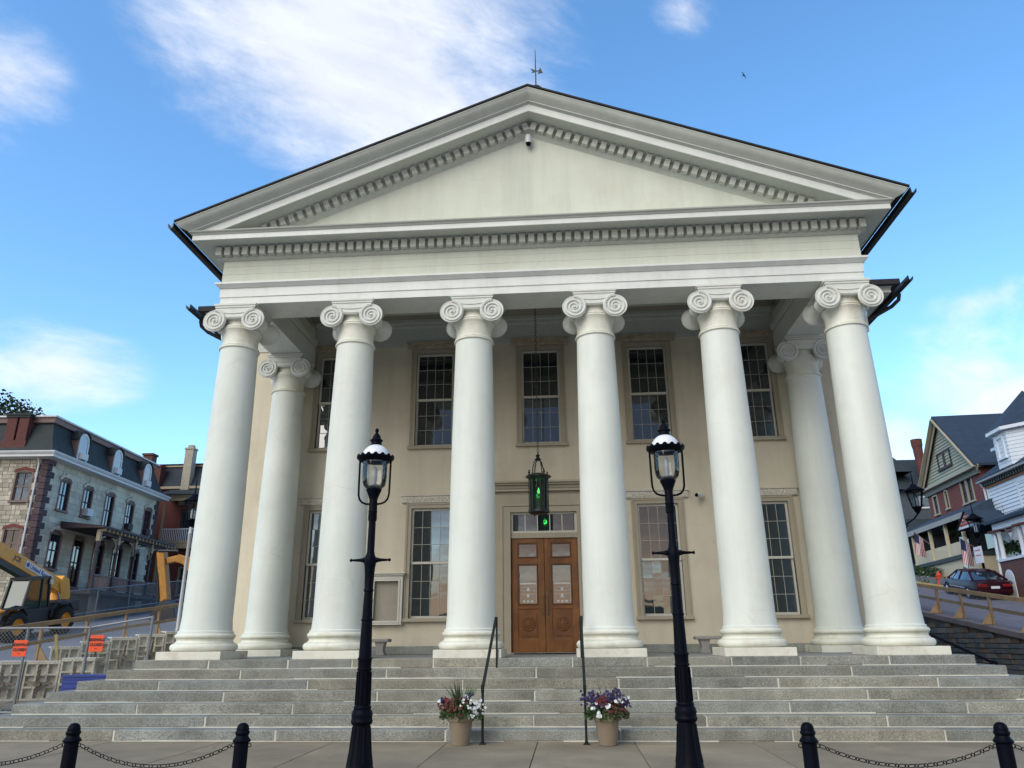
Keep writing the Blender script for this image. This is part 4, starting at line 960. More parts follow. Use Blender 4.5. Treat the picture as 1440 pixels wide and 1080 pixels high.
# porch
pd, p0, p1 = 2.1, 2.2, 10.3; fz = 4.25
pr_ = put('porch_floor', MB().box(.03,pd,p0,p1,fz-.22,fz), PORCH, sh)
put('porch_roof', MB().box(.03,pd+.32,p0-.25,p1+.25,7.42,7.52).add([(.03,p0-.25,7.78),(pd+.32,p0-.25,7.53),(pd+.32,p1+.25,7.53),(.03,p1+.25,7.78),(.03,p0-.25,7.525),(.03,p1+.25,7.525)], [(0,1,2,3),(0,4,1),(3,2,5)]), PORCH, sh)
ps = [p0+.1+(p1-p0-.2)*k/4 for k in range(5)]
for k, y in enumerate(ps):
    po = put('porch_post', MB().box(pd-.16,pd-.02,y-.07,y+.07,fz,7.1).box(pd-.2,pd+.02,y-.11,y+.11,fz,fz+.5).box(pd-.2,pd+.02,y-.11,y+.11,6.2,6.3), PORCH, sh)
    bk = MB()
    for sg in ((1,) if k == 0 else (-1,) if k == 4 else (-1, 1)):
        bk.tube([(pd-.09,y+sg*.09,6.35),(pd-.09,y+sg*.14,6.75),(pd-.09,y+sg*.32,6.98),(pd-.09,y+sg*.62,7.05)], .05, 6)
    bk.box(pd-.18,pd+.02,y-.10,y+.10,6.75,7.38)
    put('bracket', bk, CREAMT, po)
    if k < 4:
        put('frieze_beam', MB().box(pd-.14,pd-.04,y+.07,ps[k+1]-.07,7.12,7.40), PORCH, sh)
        put('railing', MB().box(pd-.12,pd-.06,y+.11,ps[k+1]-.11,fz+.72,fz+.80).box(pd-.12,pd-.06,y+.11,ps[k+1]-.11,fz+.08,fz+.14), MAUVE, sh)
        bl = MB(); yy = y+.2
        while yy < ps[k+1]-.15: bl.box(pd-.11,pd-.07,yy,yy+.045,fz+.14,fz+.72); yy += .14
        put('balusters', bl, MAUVE, sh, kind='stuff')
        la = MB(); z0, z1 = 2.6, fz-.24
        for j in range(int((ps[k+1]-y)/.16)+9):
            a = y+.05+(j-8)*.16
            for dr_ in (1,):
                s0_, s1_ = max(a, y+.05), min(a+(z1-z0), ps[k+1]-.05)
                if s1_ > s0_: la.bar((pd-.09,s0_,z0+(s0_-a)),(pd-.09,s1_,z0+(s1_-a)),.02,.04,(1,0,0))
        put('lattice', la, M('lattice_grey', (.17,.17,.19), .8, .1, 3), sh, kind='stuff')
    put('modillions', MB().box(pd+.04,pd+.30,y-.05,y+.05,7.27,7.40), CREAMT, po) if False else None
for j in range(21): put('porch_bracket', MB().box(pd+.03,pd+.28,p0-.02+j*.42,p0+.07+j*.42,7.26,7.41), CREAMT, sh)
put('porch_backing', MB().box(.05,.5,p0,p1,1.8,fz-.23), MORTD, sh)

# a dark tree behind the stone house
TRK = M('bark', (.06,.045,.035), .95, .2, 3, .4, 12); CROWN = M('tree_leaves_dark', (.035,.06,.024), .7, .3, 3, isl=.5)
def tree(name, loc, h, cr, cz, lab, nleaf=5200, leaf=.22, group=None, seedr=1):
    rnd = random.Random(seedr); t = thing(name, lab, 'tree', loc, 0, group)
    tb = MB().tube([(0,0,-.5),(.05,.03,h*.3),(-.05,.05,h*.6),(.02,0,h*.9)], [h*.035,h*.027,h*.018,h*.006], 9)
    cents = []
    for i in range(11):
        a = rnd.random()*2*pi; z = cz+cr*rnd.uniform(-.7,.75); r = cr*rnd.uniform(.25,.85)*sqrt(max(.1,1-((z-cz)/cr)**2)); c = Vector((r*cos(a), r*sin(a), z)); cents.append(c)
        tb.tube([(0,0,max(h*.25,z-cr*.9)),(c.x*.5,c.y*.5,z-cr*.3),tuple(c)], [h*.012,h*.008,h*.003], 6)
    cents.append(Vector((0,0,cz+cr*.7)))
    put('trunk', tb.mesh('trunk', 60), TRK, t); lb = MB()
    for i in range(nleaf):
        c = rnd.choice(cents); v = Vector((rnd.gauss(0,1), rnd.gauss(0,1), rnd.gauss(0,.8))); v = v.normalized()*cr*.46*rnd.random()**.4
        p = c+v; d = Vector((rnd.uniform(-1,1), rnd.uniform(-1,1), rnd.uniform(-.8,.5))).normalized(); n = d.orthogonal().normalized(); s = d.cross(n)
        l = leaf*rnd.uniform(.6,1.3); w = l*.45
        lb.add([p, p+d*l*.5+s*w, p+d*l, p+d*l*.5-s*w], [(0,1,2,3)])
    put('crown', lb, CROWN, t); return t
tp_ = atY(8,580,30)
tree('tree', (tp_.x-1.2,31,3.5), 14.0, 2.8, atY(14,575,31).z-3.5-1.9, 'dark leafy tree rising behind the stone house chimney')

# ------------------------------------------------------------------ brick row house behind the stone house
bh = thing('brick_house', 'dark red brick row house with balcony and a tall pale chimney', 'house', (-31.5,36,0))
put('wall', wall_open(0, 6.9, 2.5, 12.2, .3, [(5.0,6.0,4.7,6.6)]), BRK, bh)
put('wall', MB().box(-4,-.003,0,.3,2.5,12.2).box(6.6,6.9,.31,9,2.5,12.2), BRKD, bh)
put('mansard_roof', MB().add([(-4,-.1,12.2),(6.95,-.1,12.2),(6.95,9,12.2),(-4,9,12.2),(-4,.8,14.0),(6.2,.8,14.0),(6.2,9,14.0),(-4,9,14.0)], [(0,1,5,4),(1,2,6,5),(4,5,6,7),(2,3,7,6),(3,0,4,7),(3,2,1,0)]), SHING, bh)
put('roof_trim', MB().box(-4,6.4,.62,.78,13.9,14.02).box(-4,7.0,-.2,-.102,12.1,12.28), CREAMT, bh)
put('roof_coping', MB().box(-4,6.4,.58,9,14.03,14.12), BLACK, bh)
far_window(bh, (5.5,0,0), 0, 1.0, 4.7, 6.5, CREAMT, CREAMT, 0, GBG)
cq = atY(270,640,36.2); 
c_ = put('chimney', MB().box(4.35,4.95,-.25,.35,10.9,15.0), M('pale_render', (.36,.33,.27), .9, .15, 3, .2, 20), bh)
put('chimney_cap', MB().box(4.30,5.0,-.30,.40,15.003,15.12).box(4.45,4.85,-.12,.2,15.123,15.35), M('pale_render', (.36,.33,.27)), c_)
for x, z0, z1 in ((1.6,12.4,14.6),(2.4,11.9,13.7)):
    c2_ = put('chimney', MB().box(x-.35,x+.35,-.35,.3,z0,z1), BRKD, bh); put('chimney_cap', MB().box(x-.42,x+.42,-.42,.37,z1+.003,z1+.15), BRKD, c2_)
bal = put('balcony', MB().box(3.9,6.6,-1.4,-.003,8.05,8.22).box(3.9,4.02,-1.4,-1.28,4.0,11.2).box(6.45,6.57,-1.4,-1.28,4.0,11.2).box(3.9,6.6,-1.42,-1.3,11.0,11.25).box(3.8,6.7,-1.5,-.003,11.253,11.4).box(3.9,6.6,-1.4,-1.28,7.7,8.04), CREAMT, bh)
bl = MB().box(4.03,6.44,-1.37,-1.31,9.0,9.07)
for j in range(18): bl.box(4.08+j*.132,4.12+j*.132,-1.36,-1.32,8.23,9.0)
put('railing', bl, EAVE, bal, kind='stuff')
put('balcony_door', MB().box(4.6,5.6,-.06,-.003,8.25,10.6), GBG, bal); put('red_panel', MB().box(5.7,6.5,-.05,-.003,8.25,10.8), M('red_door', (.25,.02,.02), .6), bal)
put('porch_roof', MB().add([(3.6,-1.7,11.4),(6.9,-1.7,11.4),(6.9,0,12.1),(3.6,0,12.1),(3.6,0,11.4),(6.9,0,11.4)], [(0,1,2,3),(0,3,4),(1,5,2)]), SLATE, bal)

# ------------------------------------------------------------------ street lamp with white pole, up the street
LANTG = clear_glass('far_lantern_glass', (.75,.8,.85))
def carriage_lamp(name, loc, polez, lab, polemat, rz=0, pole=True, group=None):
    t = thing(name, lab, 'street lamp', loc, rz, group)
    if pole: put('pole', MB().lathe([(.12,0),(.10,.2),(.07,.3),(.055,polez-.5),(.09,polez-.45),(.05,polez-.38),(.05,polez)], 12).mesh('pole', 40), polemat, t)
    b = MB(); z0 = polez
    for i in range(6):
        a = 2*pi*i/6; a2 = a+pi/3
        b.bar((.20*cos(a),.20*sin(a),z0+.08),(.36*cos(a),.36*sin(a),z0+.78),.035,.035); b.bar((.36*cos(a),.36*sin(a),z0+.78),(.36*cos(a2),.36*sin(a2),z0+.78),.04,.05); b.bar((.20*cos(a),.20*sin(a),z0+.08),(.20*cos(a2),.20*sin(a2),z0+.08),.04,.04)
    put('lantern_frame', b, BLACK, t)
    put('lantern_base', MB().lathe([(.05,z0-.2),(.12,z0-.1),(.16,z0),(.2,z0+.06)], 12).mesh('lb', 40), BLACK, t)
    put('lantern_glass', MB().lathe([(.19,z0+.08),(.34,z0+.78)], 6, cap=False), LANTG, t)
    put('lamp_mantle', MB().lathe([(.0,z0+.1),(.07,z0+.15),(.08,z0+.45),(.0,z0+.55)], 10), M('mantle_white', (.6,.62,.62), .5), t)
    put('lantern_roof', MB().lathe([(.44,z0+.80),(.42,z0+.84),(.16,z0+1.0),(.12,z0+1.08),(.03,z0+1.12),(.02,z0+1.65),(0,z0+1.7)], 12).mesh('lr', 35), BLACK, t)
    return t
lp_ = atX(266,760,-14.2)
carriage_lamp('street_lamp', (lp_.x, lp_.y, H(-14,lp_.y)), 6.05-H(-14,lp_.y), 'black lantern street lamp on a pale pole beyond the construction fence', M('pole_pale', (.5,.52,.55), .4))

# ------------------------------------------------------------------ telehandler
YLW = M('machine_yellow', (.78,.34,.018), .45, .12, 2, stain=((.30,.14,.03), .4, 2)); MBLK = M('machine_black', (.014,.016,.022), .5, .2, 3); TYRE = M('tyre_rubber', (.018,.018,.02), .9, .2, 4, .3, 20)
wr = atX(88,871,-22.1); wf = atX(20.5,881,-22.1)
thl = thing('telehandler', 'yellow and black telehandler with its boom raised, parked on the street', 'telehandler', (-22.1, wf.y, H(-22,wf.y)), 0)
ta = atan2(H(-22,wr.y)-H(-22,wf.y), wr.y-wf.y); thl.rotation_euler = (ta, 0, 0); WB = (wr.y-wf.y)/cos(ta)
def wheel(y, x):
    b = MB(); R = .60
    b.lathe([(.33,-.20),(.5,-.22),(.57,-.20),(R,-.12),(R,.12),(.57,.20),(.5,.22),(.33,.20)], 30, (x,y,R), 'x', cap=False)
    for i in range(24):
        a = 2*pi*i/24; b.bar((x-.2,y+R*.99*cos(a),R+R*.99*sin(a)),(x+.02,y+R*1.0*cos(a+.14),R+R*1.0*sin(a+.14)),.07,.06,(0,cos(a),sin(a))); b.bar((x+.2,y+R*.99*cos(a+.13),R+R*.99*sin(a+.13)),(x-.02,y+R*1.0*cos(a+.27),R+R*1.0*sin(a+.27)),.07,.06,(0,cos(a),sin(a)))
    w = put('wheel', b, TYRE, thl)
    put('rim', MB().lathe([(.0,.10),(.10,.12),(.12,.16),(.14,.08),(.26,.10),(.33,.19),(.35,.19),(.35,-.19),(.0,-.15)], 24, (x,y,R), 'x').mesh('rim', 35), YLW, w)
for x in (0, -1.75):
    for y in (0, WB): wheel(y, x)
put('chassis', MB().box(-1.55,-.25,-.75,WB+.9,.55,1.05).box(-1.5,-.2,.6,WB-.7,1.05,1.35).box(-.75,-.06,.72,WB-.75,.5,1.25), MBLK, thl, bevel=.04)
fd = MB()
for y in (0, WB): fd.tube([(0,y-.78,.78),(0,y-.70,1.1),(0,y-.42,1.33),(0,y,1.40),(0,y+.42,1.33),(0,y+.72,1.05)], .06, 6).box(-.24,.24,y-.45,y+.45,1.31,1.37)
put('fender', fd, MBLK, thl)
cbm = MB(); c0, c1 = .55, 2.0
P = [(c0-.15,1.2),(c0+.25,2.45),(c1,2.5),(c1+.05,1.2)]
for x in (-.05,-.95):
    for i in range(4): a, b2 = P[i], P[(i+1) % 4]; cbm.bar((x,a[0],a[1]),(x,b2[0],b2[1]),.07,.07)
for a in P: cbm.bar((-.05,a[0],a[1]),(-.95,a[0],a[1]),.07,.07)
cbm.box(-.98,-.02,c0+.22,c1+.04,2.47,2.55).bar((-.05,c0+.95,1.2),(-.05,c0+1.0,2.45),.06,.06)
put('cab_frame', cbm, MBLK, thl)
put('cab_glass', MB().prism([(c0-.1,1.25),(c0+.27,2.4),(c1-.04,2.45),(c1,1.25)], -.93,-.07,'yz'), glassy('cab_glass', (.03,.06,.05), .05, 1.7), thl)
put('seat', MB().box(-.75,-.25,1.3,1.75,1.15,1.35).box(-.75,-.25,1.65,1.8,1.35,2.0), MBLK, thl)
put('bonnet', MB().box(-.98,-.1,-.8,.4,1.05,1.28), YLW, thl, bevel=.06)
# boom rises from the rear towards the front
bp = Vector((-1.2, WB+1.35, 1.95)); q1 = atX(2,770,-23.3); bf = Vector((-1.2, q1.y-wf.y-.05, q1.z-H(-22,wf.y))); bf = bp+(bf-bp)*1.5
dirb = (bf-bp).normalized()
put('boom', MB().bar(bp, bf, .40, .58), YLW, thl, bevel=.03)
put('boom_underside', MB().bar(bp+Vector((0,0,-.42))+dirb*.9, bf+Vector((0,0,-.42)), .34, .26), MBLK, thl)
put('boom_tower', MB().prism([(WB+.55,1.0),(WB+1.75,.95),(WB+1.85,1.6),(WB+1.7,2.3),(WB+1.3,2.5),(WB+1.0,2.15),(WB+1.15,1.7)], -1.45,-.95,'yz'), YLW, thl, bevel=.03)
put('rear_body', MB().box(-1.6,-.1,WB-.2,WB+1.35,.9,1.42), MBLK, thl, bevel=.05)
put('hydraulic_ram', MB().tube([bp+Vector((.28,-.5,-.2)), bp+Vector((.28,-.1,-.9))], .05, 8), M('ram_steel', (.6,.6,.6), .3, metal=.8), thl)
up = Vector((1,0,0)).cross(dirb).normalized(); up = up if up.z > 0 else -up
def boom_text(txt, size, dist, mat, dz, dx=.215, nm='lettering'):
    me = text_mesh(txt, size, .003, off=.006); o = put(nm, me, mat, thl)
    xa = -dirb; R_ = Matrix((xa, up, xa.cross(up))).transposed().to_4x4()
    p = bp+dirb*dist+up*dz+Vector((dx,0,0)); o.matrix_local = Matrix.Translation(p) @ R_
BLU = M('decal_blue', (.01,.04,.22), .5)
dp = 1.95
a_, b_ = bp+dirb*(dp-.98)+Vector((.206,0,0)), bp+dirb*(dp+.98)+Vector((.206,0,0))
put('decal', MB().bar(a_+up*.04, b_+up*.04, .012, .30, up), M('decal_white', (.72,.74,.76), .5), thl)
boom_text('United Rentals', .27, dp-.14, BLU, .04)
put('emblem', MB().lathe([(.10,.216),(.10,.222),(.0,.222)], 16, (0,0,0), 'x').xf(Matrix.Translation(bp+dirb*(dp+.82)+up*.04)), BLU, thl)
boom_text('JCB', .30, dp+1.55, MBLK, .02, .204); 
put('work_light', MB().box(-.02,.05,1.95,2.1,2.2,2.4), M('lamp_lens', (.6,.62,.6), .2), thl)

# ------------------------------------------------------------------ excavator arm
ex = thing('excavator', 'yellow excavator arm with bucket lowered behind the wire fence', 'excavator', (-19.2,24,H(-19,24)))
def E(px, py): v = atY(px, py, 24); return v-Vector(ex.location)
YLX = M('worn_machine_yellow', (.40,.18,.02), .6, .25, 2, .1, 20, stain=((.16,.09,.03), .6, 2.5))
put('stick', MB().bar(E(228,776), E(233,846), .46, .44), YLX, ex, bevel=.06)
put('boom', MB().bar(E(236,789), E(252,785), .32, .34).bar(E(250,785), E(266,790), .36, .44).bar(E(263,787), E(290,822), .42, .54), YLX, ex, bevel=.06)
put('hydraulic_ram', MB().tube([E(226,778)+Vector((0,-.25,.1)), E(252,778)+Vector((0,-.2,.1))], .07, 8), MBLK, ex); put('hydraulic_ram', MB().tube([E(224,806)+Vector((0,-.25,0)), E(226,842)+Vector((0,-.25,0))], .07, 8), MBLK, ex)
bk0 = E(236,850)
put('bucket', MB().prism([(bk0.x-.75,bk0.z-.75),(bk0.x-.35,bk0.z-.1),(bk0.x,bk0.z+.25),(bk0.x+.6,bk0.z-.1),(bk0.x+.75,bk0.z-.75),(bk0.x+.3,bk0.z-.95)], bk0.y-.5, bk0.y+.5), MBLK, ex, bevel=.03)
put('body', MB().box(1.2,3.6,-.6,1.2,1.0,2.6), YLW, ex, bevel=.1); put('track', MB().prism([(.9,.1),(1.2,-.05),(3.8,-.05),(4.1,.1),(4.1,.6),(3.8,.85),(1.2,.85),(.9,.6)], -.7, -.2).prism([(.9,.1),(1.2,-.05),(3.8,-.05),(4.1,.1),(4.1,.6),(3.8,.85),(1.2,.85),(.9,.6)], .8, 1.3), MBLK, ex)

# ------------------------------------------------------------------ fences and barriers on the notice case side
GALV = M('galvanised', (.20,.22,.24), .5, .15, 3, metal=.3)
def wire_fence(name, lab, pts, h, bar_r=.022, mesh=.085, wire=.004, rail_mid=False, group=None):
    """pts: ground points of posts"""
    t = thing(name, lab, 'fence', tuple(pts[0]), 0, group); o = Vector(pts[0])
    for p in pts: put('post', MB().tube([Vector(p)-o, Vector(p)-o+Vector((0,0,h))], bar_r*1.3, 8), GALV, t)
    for a, b in zip(pts[:-1], pts[1:]):
        a, b = Vector(a)-o, Vector(b)-o
        put('rail', MB().tube([a+Vector((0,0,h-.03)), b+Vector((0,0,h-.03))], bar_r, 8), GALV, t); put('rail', MB().tube([a+Vector((0,0,.5 if rail_mid else .08)), b+Vector((0,0,.5 if rail_mid else .08))], bar_r, 8), GALV, t)
        L = (b-a).length; w = MB(); n = int((L+h)/mesh)
        for sgn in (1, -1):
            for i in range(n):
                s0 = i*mesh - (h if sgn > 0 else 0)
                u0, u1 = max(0, s0), min(L, s0+h)
                if u1-u0 < .02: continue
                z0, z1 = (u0-s0, u1-s0) if sgn > 0 else (h-(u0-s0), h-(u1-s0))
                pa, pb = a+(b-a)*(u0/L)+Vector((0,0,z0)), a+(b-a)*(u1/L)+Vector((0,0,z1)); w.bar(pa, pb, wire, wire)
        put('wire_mesh', w, GALV, t, kind='stuff')
    return t
fx = [-13.9, -11.05, -9.66, -8.30]
fp = [(x, .45, {0:.1,1:.1,2:.1,3:.3}[i]) for i, x in enumerate(fx)]
wire_fence('construction_fence', 'grey chain link fence panel with orange signs beside the granite steps', fp, 1.78)
ORG = M('sign_orange', (.78,.085,.02), .6, .05, 3); INK = M('sign_ink', (.03,.015,.015), .6)
for px, py, lab in ((27,912,'orange sidewalk closed sign hung low on the fence over the form wall'), (135,905,'orange sidewalk closed sign hung on the fence post nearest the steps')):
    p = atY(px, py, .40); sg_ = thing('closed_sign', lab, 'sign', (p.x,.42,p.z-.16), 0, 'orange signs on the fence')
    put('plate', MB().box(-.155,.155,-.006,.006,0,.33), ORG, sg_)
    for txt, z in (('SIDEWALK', .235), ('CLOSED', .135)): put('lettering', text_mesh(txt, .078, .002, off=.0035), INK, sg_, loc=(0,-.010,z), rot=(pi/2,0,0))
    put('arrow_mark', MB().box(-.03,.03,-.009,-.0065,.05,.062), INK, sg_)
# timber barriers along the road
def barrier(name, lab, pts, h, side, mesh=False, group=None):
    t = thing(name, lab, 'barrier', tuple(pts[0]), 0, group); o = Vector(pts[0]); up_ = Vector((0,0,1))
    for p in pts:
        q = Vector(p)-o
        put('post', MB().bar(q, q+up_*h, .09, .09, (0,1,0)), LUMB, t)
        put('kicker', MB().add([q+Vector((side*.05,-.02,.02)), q+Vector((side*.42,-.02,.02)), q+Vector((side*.05,-.02,.48)), q+Vector((side*.05,.02,.02)), q+Vector((side*.42,.02,.02)), q+Vector((side*.05,.02,.48))], [(0,1,2),(5,4,3),(0,3,4,1),(1,4,5,2),(2,5,3,0)]), LUMB, t)
    for a, b in zip(pts[:-1], pts[1:]):
        a, b = Vector(a)-o, Vector(b)-o
        put('rail', MB().bar(a+up_*(h-.05)-Vector((0,0,0)), b+up_*(h-.05), .10, .14), LUMB, t); put('rail', MB().bar(a+up_*(h*.5)+Vector((.07,0,0)), b+up_*(h*.5)+Vector((.07,0,0)), .04, .12), LUMB, t)
        if mesh:
            w = MB(); L = (b-a).length; n = int(L/.10)
            for i in range(n): w.bar(a+(b-a)*(i/n)+up_*.05+Vector((-.06,0,0)), a+(b-a)*(i/n)+up_*(h-.1)+Vector((-.06,0,0)), .005, .005)
            for k in range(8): w.bar(a+up_*(.08+k*.11)+Vector((-.06,0,0)), b+up_*(.08+k*.11)+Vector((-.06,0,0)), .005, .005)
            put('wire_mesh', w, GALV, t, kind='stuff')
    return t
lb_ = [(-17.6,5.2),(-17.4,7.4),(-17.27,9.7),(-17.1,11.9),(-17.0,14.2),(-16.65,16.0),(-16.6,18.6),(-16.5,21.2),(-16.4,24)]
barrier('timber_barrier', 'long timber rail barrier along the road below the telehandler', [(x, y, H(x,y)) for x, y in lb_], 1.25, 1)
# far wire fence along the stone house
wire_fence('wire_fence', 'tall grey wire fence standing in front of the stone house porch', [(-24.2+.02*k, 20.5+2.9*k, H(-24,20.5+2.9*k)) for k in range(6)], 1.7, .03, .14, .006, True)
# row of concrete form panels
FORM = M('form_aluminium', (.52,.50,.42), .6, .22, 2, .2, 20, rnd=.12, stain=((.20,.17,.12), .6, 2.5)); FTOP = M('form_white', (.62,.64,.66), .7, .1, 3)
fm = MB().box(0,.015,0,.9,0,1.15)
for z in (0,.36,.74,1.09): fm.box(.015,.11,0,.9,z,z+.06)
for y in (0,.28,.56,.84): 
    for z0, z1 in ((.06,.36),(.42,.74),(.80,1.09)): fm.box(.015,.105,y,y+.05,z0,z1)
fm.box(-.35,.11,0,.9,1.152,1.175)
fmm = fm.mesh('form_panel')
fmc = MB().bar((.14,.42,.2),(.30,.46,.95),.07,.07).bar((.12,.1,.55),(.22,.8,.5),.08,.06).box(.1,.24,.36,.52,.42,.56).mesh('form_clamp')
ORD = ['first', 'second', 'third', 'fourth', 'fifth', 'sixth']
def form_row(rows):
    for (pa, pb, n, hsc, lab, grp) in rows:
        pa, pb = Vector(pa), Vector(pb); L = (pb-pa); ang = atan2(L.y, L.x)-pi/2
        for k in range(n):
            p = pa+L*(k/n)
            f = put('form_panel', fmm, FORM, loc=tuple(p+Vector((0,0,random.uniform(-.03,.03)))), rot=(0,random.uniform(-.05,.02),ang+random.uniform(-.04,.04)), label=lab % ORD[n-1-k], cat='form panel', group=grp)
            f.scale = (1, L.length/n/.93, hsc)
            put('clamp', fmc, DIRT, f); put('top_board', MB().box(-.55,.1,.0,.9,1.178,1.20), FTOP, f)
form_row([((-13.9,1.0,.24),(-10.4,2.1,.42), 5, .70, 'ribbed concrete form panel, %s from the blue crate in the low front row', 'form panels in the front row'),
          ((-12.9,4.0,.62),(-9.75,6.6,1.15), 6, .72, 'ribbed concrete form panel, %s from the corner column in the higher back row', 'form panels in the back row')])
ld = thing('timber_stake', 'yellow timber stake leaning against the form panels', 'stake', (-12.1,3.4,.4)); put('stake', MB().bar((0,0,0),(-.25,-.1,1.35),.09,.06), M('stake_yellow', (.42,.33,.10), .8, .2, 4), ld)
bb = atY(133,951,.2)
bt = thing('blue_crate', 'blue plastic crate lying at the edge of the granite steps', 'crate', (bb.x,.1,PZ-3*STEP_R-.16)); 
b = MB().box(-.45,.45,-.25,.25,0,.36); 
for z in (.06,.15,.24,.31): b.box(-.46,.46,-.265,-.25,z,z+.03)
put('body', b, M('crate_blue', (.012,.04,.25), .45, .1, 3), bt); put('rim', MB().box(-.48,.48,-.28,.28,.362,.39), M('crate_blue'  , (.012,.04,.25)), bt)
# gravelly soil at the foot of the form wall
sb = MB()
for i in range(900):
    x, y = random.uniform(-12.6,-9.9), random.uniform(-2.4,5); r = random.uniform(.015,.06); z = H(x,y)-.03
    sb.add([(x-r,y-r,z),(x+r,y-r*.8,z),(x+r*.7,y+r,z),(x-r*.9,y+r*.8,z),(x+r*.1,y,z+r*random.uniform(.7,1.4))], [(0,1,4),(1,2,4),(2,3,4),(3,0,4)])
put('rubble', sb, M('rubble_grey', (.27,.24,.20), .95, .3, 5, isl=.4), kind='stuff', label='loose stones and soil beside the steps')
# ------------------------------------------------------------------ retaining wall on the wall camera side
rw = thing('retaining_wall', 'stone retaining wall with a sloping concrete coping beside the steps', 'wall', (15.5,0,0))
def capz(y): return max(.35, 1.62+.1325*(y-11.4))
yw = [-4, 1.8, 4, 8, 12, 16, 20, 26, 34, 45]
b = MB(); vs = []
for y in yw:
    for x in (.06, .40): vs += [(x, y, -.2), (x, y, capz(y)-.20)]
fs = [(0,1,3,2), tuple(4*(len(yw)-1)+i for i in (2,3,1,0))]
for i in range(len(yw)-1):
    a, c = 4*i, 4*i+4; fs += [(a,a+1,c+1,c),(a+2,c+2,c+3,a+3),(a+1,a+3,c+3,c+1)]
put('wall_core', b.add(vs, fs), MORTD, rw)
b = MB(); vs = []
for y in yw:
    for x, z in ((-.10,-.20),(-.10,0),(.46,0),(.46,-.20)): vs.append((x, y, capz(y)+z))
fs = [(0,1,2,3), tuple(4*(len(yw)-1)+i for i in (3,2,1,0))]
for i in range(len(yw)-1):
    for k in range(4): fs.append((4*i+k, 4*i+(k+1) % 4, 4*i+4+(k+1) % 4, 4*i+4+k))
put('coping', b.add(vs, fs), M('coping_concrete', (.17,.14,.155), .85, .12, 1.5, .1, 40), rw, bevel=.02)
RWS = [M('wall_stone_slate', (.075,.088,.105), .85, .25, 2, .3, 14, rnd=.35), M('wall_stone_brown', (.16,.11,.08), .85, .25, 2, .3, 14, rnd=.3), M('wall_stone_grey', (.12,.115,.11), .85, .25, 2, .3, 14, rnd=.35)]
cnt = 0; z = 0.05; row = 0
while z < 3.0:
    h = random.choice((.15,.17,.19,.22)); y = 3+random.uniform(-.4,0)
    while y < 22:
        l = random.uniform(.28,.75)
        if z+h < capz(y)-.20 and cnt < 420:
            j = random.uniform(0,.045)
            put('wall_stone', MB().box(-.02-j,.10,y+.012,y+l-.012,z+.010,z+h-.010), random.choice((RWS[0],RWS[0],RWS[1],RWS[2],RWS[2])), rw, bevel=.012) if cnt < 300 else None
            cnt += 1
        y += l
    z += h; row += 1
rp = [(15.75,y,capz(y)) for y in (9.0,11.3,13.6,15.6,17.5,19.6,22.0,24.5)]
barrier('timber_barrier', 'timber rail barrier with wire mesh standing on the stone retaining wall', rp, 1.08, -1, True)

# ------------------------------------------------------------------ house with the grey-green shingled gable
GSH = M('sage_shingle', (.33,.34,.27), .85, .08, 1, .25, 12); TAN = M('tan_trim', (.36,.325,.25), .7, .07, 2); OLIVE = M('olive_trim', (.17,.17,.15), .7, .07, 2); CREAMH = M('cream_boards', (.58,.49,.33), .75, .06, 2)
NAVY = M('navy_shingle_roof', (.022,.042,.072), .9, .22, 3, .3, 12); DGRN = M('porch_green', (.025,.035,.035), .6, .1, 3); WHT = M('house_white', (.66,.70,.75), .6, .05, 2); PORCH_SHADE = M('porch_shadow_wall', (.05,.028,.024), .9, .2, 2)  # porch_shadow_wall carries the porch shade in its colour
HR = radians(-3.8); F1 = Frame((24.354,28.926,0), HR, -1)
gh = thing('gabled_house', 'red brick house with a sage shingled gable and deep front porch', 'house', tuple(F1.o), HR)
# local: x=0 is the roof verge plane, wall plane at x=.4, building goes to +x ; s = local y
R_90 = -pi/2
w2 = [(2.2,9.22,10.6,1.55),(5.25,9.35,10.35,.42),(7.05,9.25,10.4,.7)]
def mir(o): return [(-b_, -a_, c, d) for a_, b_, c, d in o]
opsH = [(s-w/2, s+w/2, a, b2) for s, a, b2, w in w2]
put('wall', wall_open(-8.2, -.3, 3.0, 10.95, .3, mir(opsH)), BRK, gh, loc=(.4,0,0), rot=(0,0,R_90))
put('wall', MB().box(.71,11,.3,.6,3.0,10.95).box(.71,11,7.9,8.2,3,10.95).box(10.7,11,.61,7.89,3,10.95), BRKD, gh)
far_window(gh, (.4,1.80,0), R_90, .64, 9.22, 10.55, TAN, PORCH, 0, GBG); far_window(gh, (.4,2.60,0), R_90, .64, 9.22, 10.55, TAN, PORCH, 0, GBG)
far_window(gh, (.4,5.25,0), R_90, .40, 9.35, 10.25, TAN, PORCH, .2, GBG, two=False); far_window(gh, (.4,7.05,0), R_90, .66, 9.25, 10.4, TAN, PORCH, 0, GBG)
sk = MB()
for k in range(20):      # overlapping shingle courses of the gable
    z0 = 11.0+.19*k; hw_ = (15.0-z0)/ (4.02/4.15)-.1
    if hw_ < .1: break
    sk.add([(.36,4.25-hw_,z0),(.36,4.25+hw_,z0),(.41,4.25+hw_-.2,z0+.2),(.41,4.25-hw_+.2,z0+.2),(.45,4.25-hw_,z0),(.45,4.25+hw_,z0)], [(0,1,2,3),(0,4,5,1)])
put('gable_shingles', sk, GSH, gh, kind='stuff'); put('gable_wall', MB().prism([(.2,10.96),(8.3,10.96),(4.25,14.85)], .43,.7,'yz'), GSH, gh)
aw = [far_window(gh, (.36,s,0), R_90, .80, 11.85, 12.8, PORCH, PORCH, 0, GBG, fw=.10) for s in (3.95,4.95)]
rf = MB()
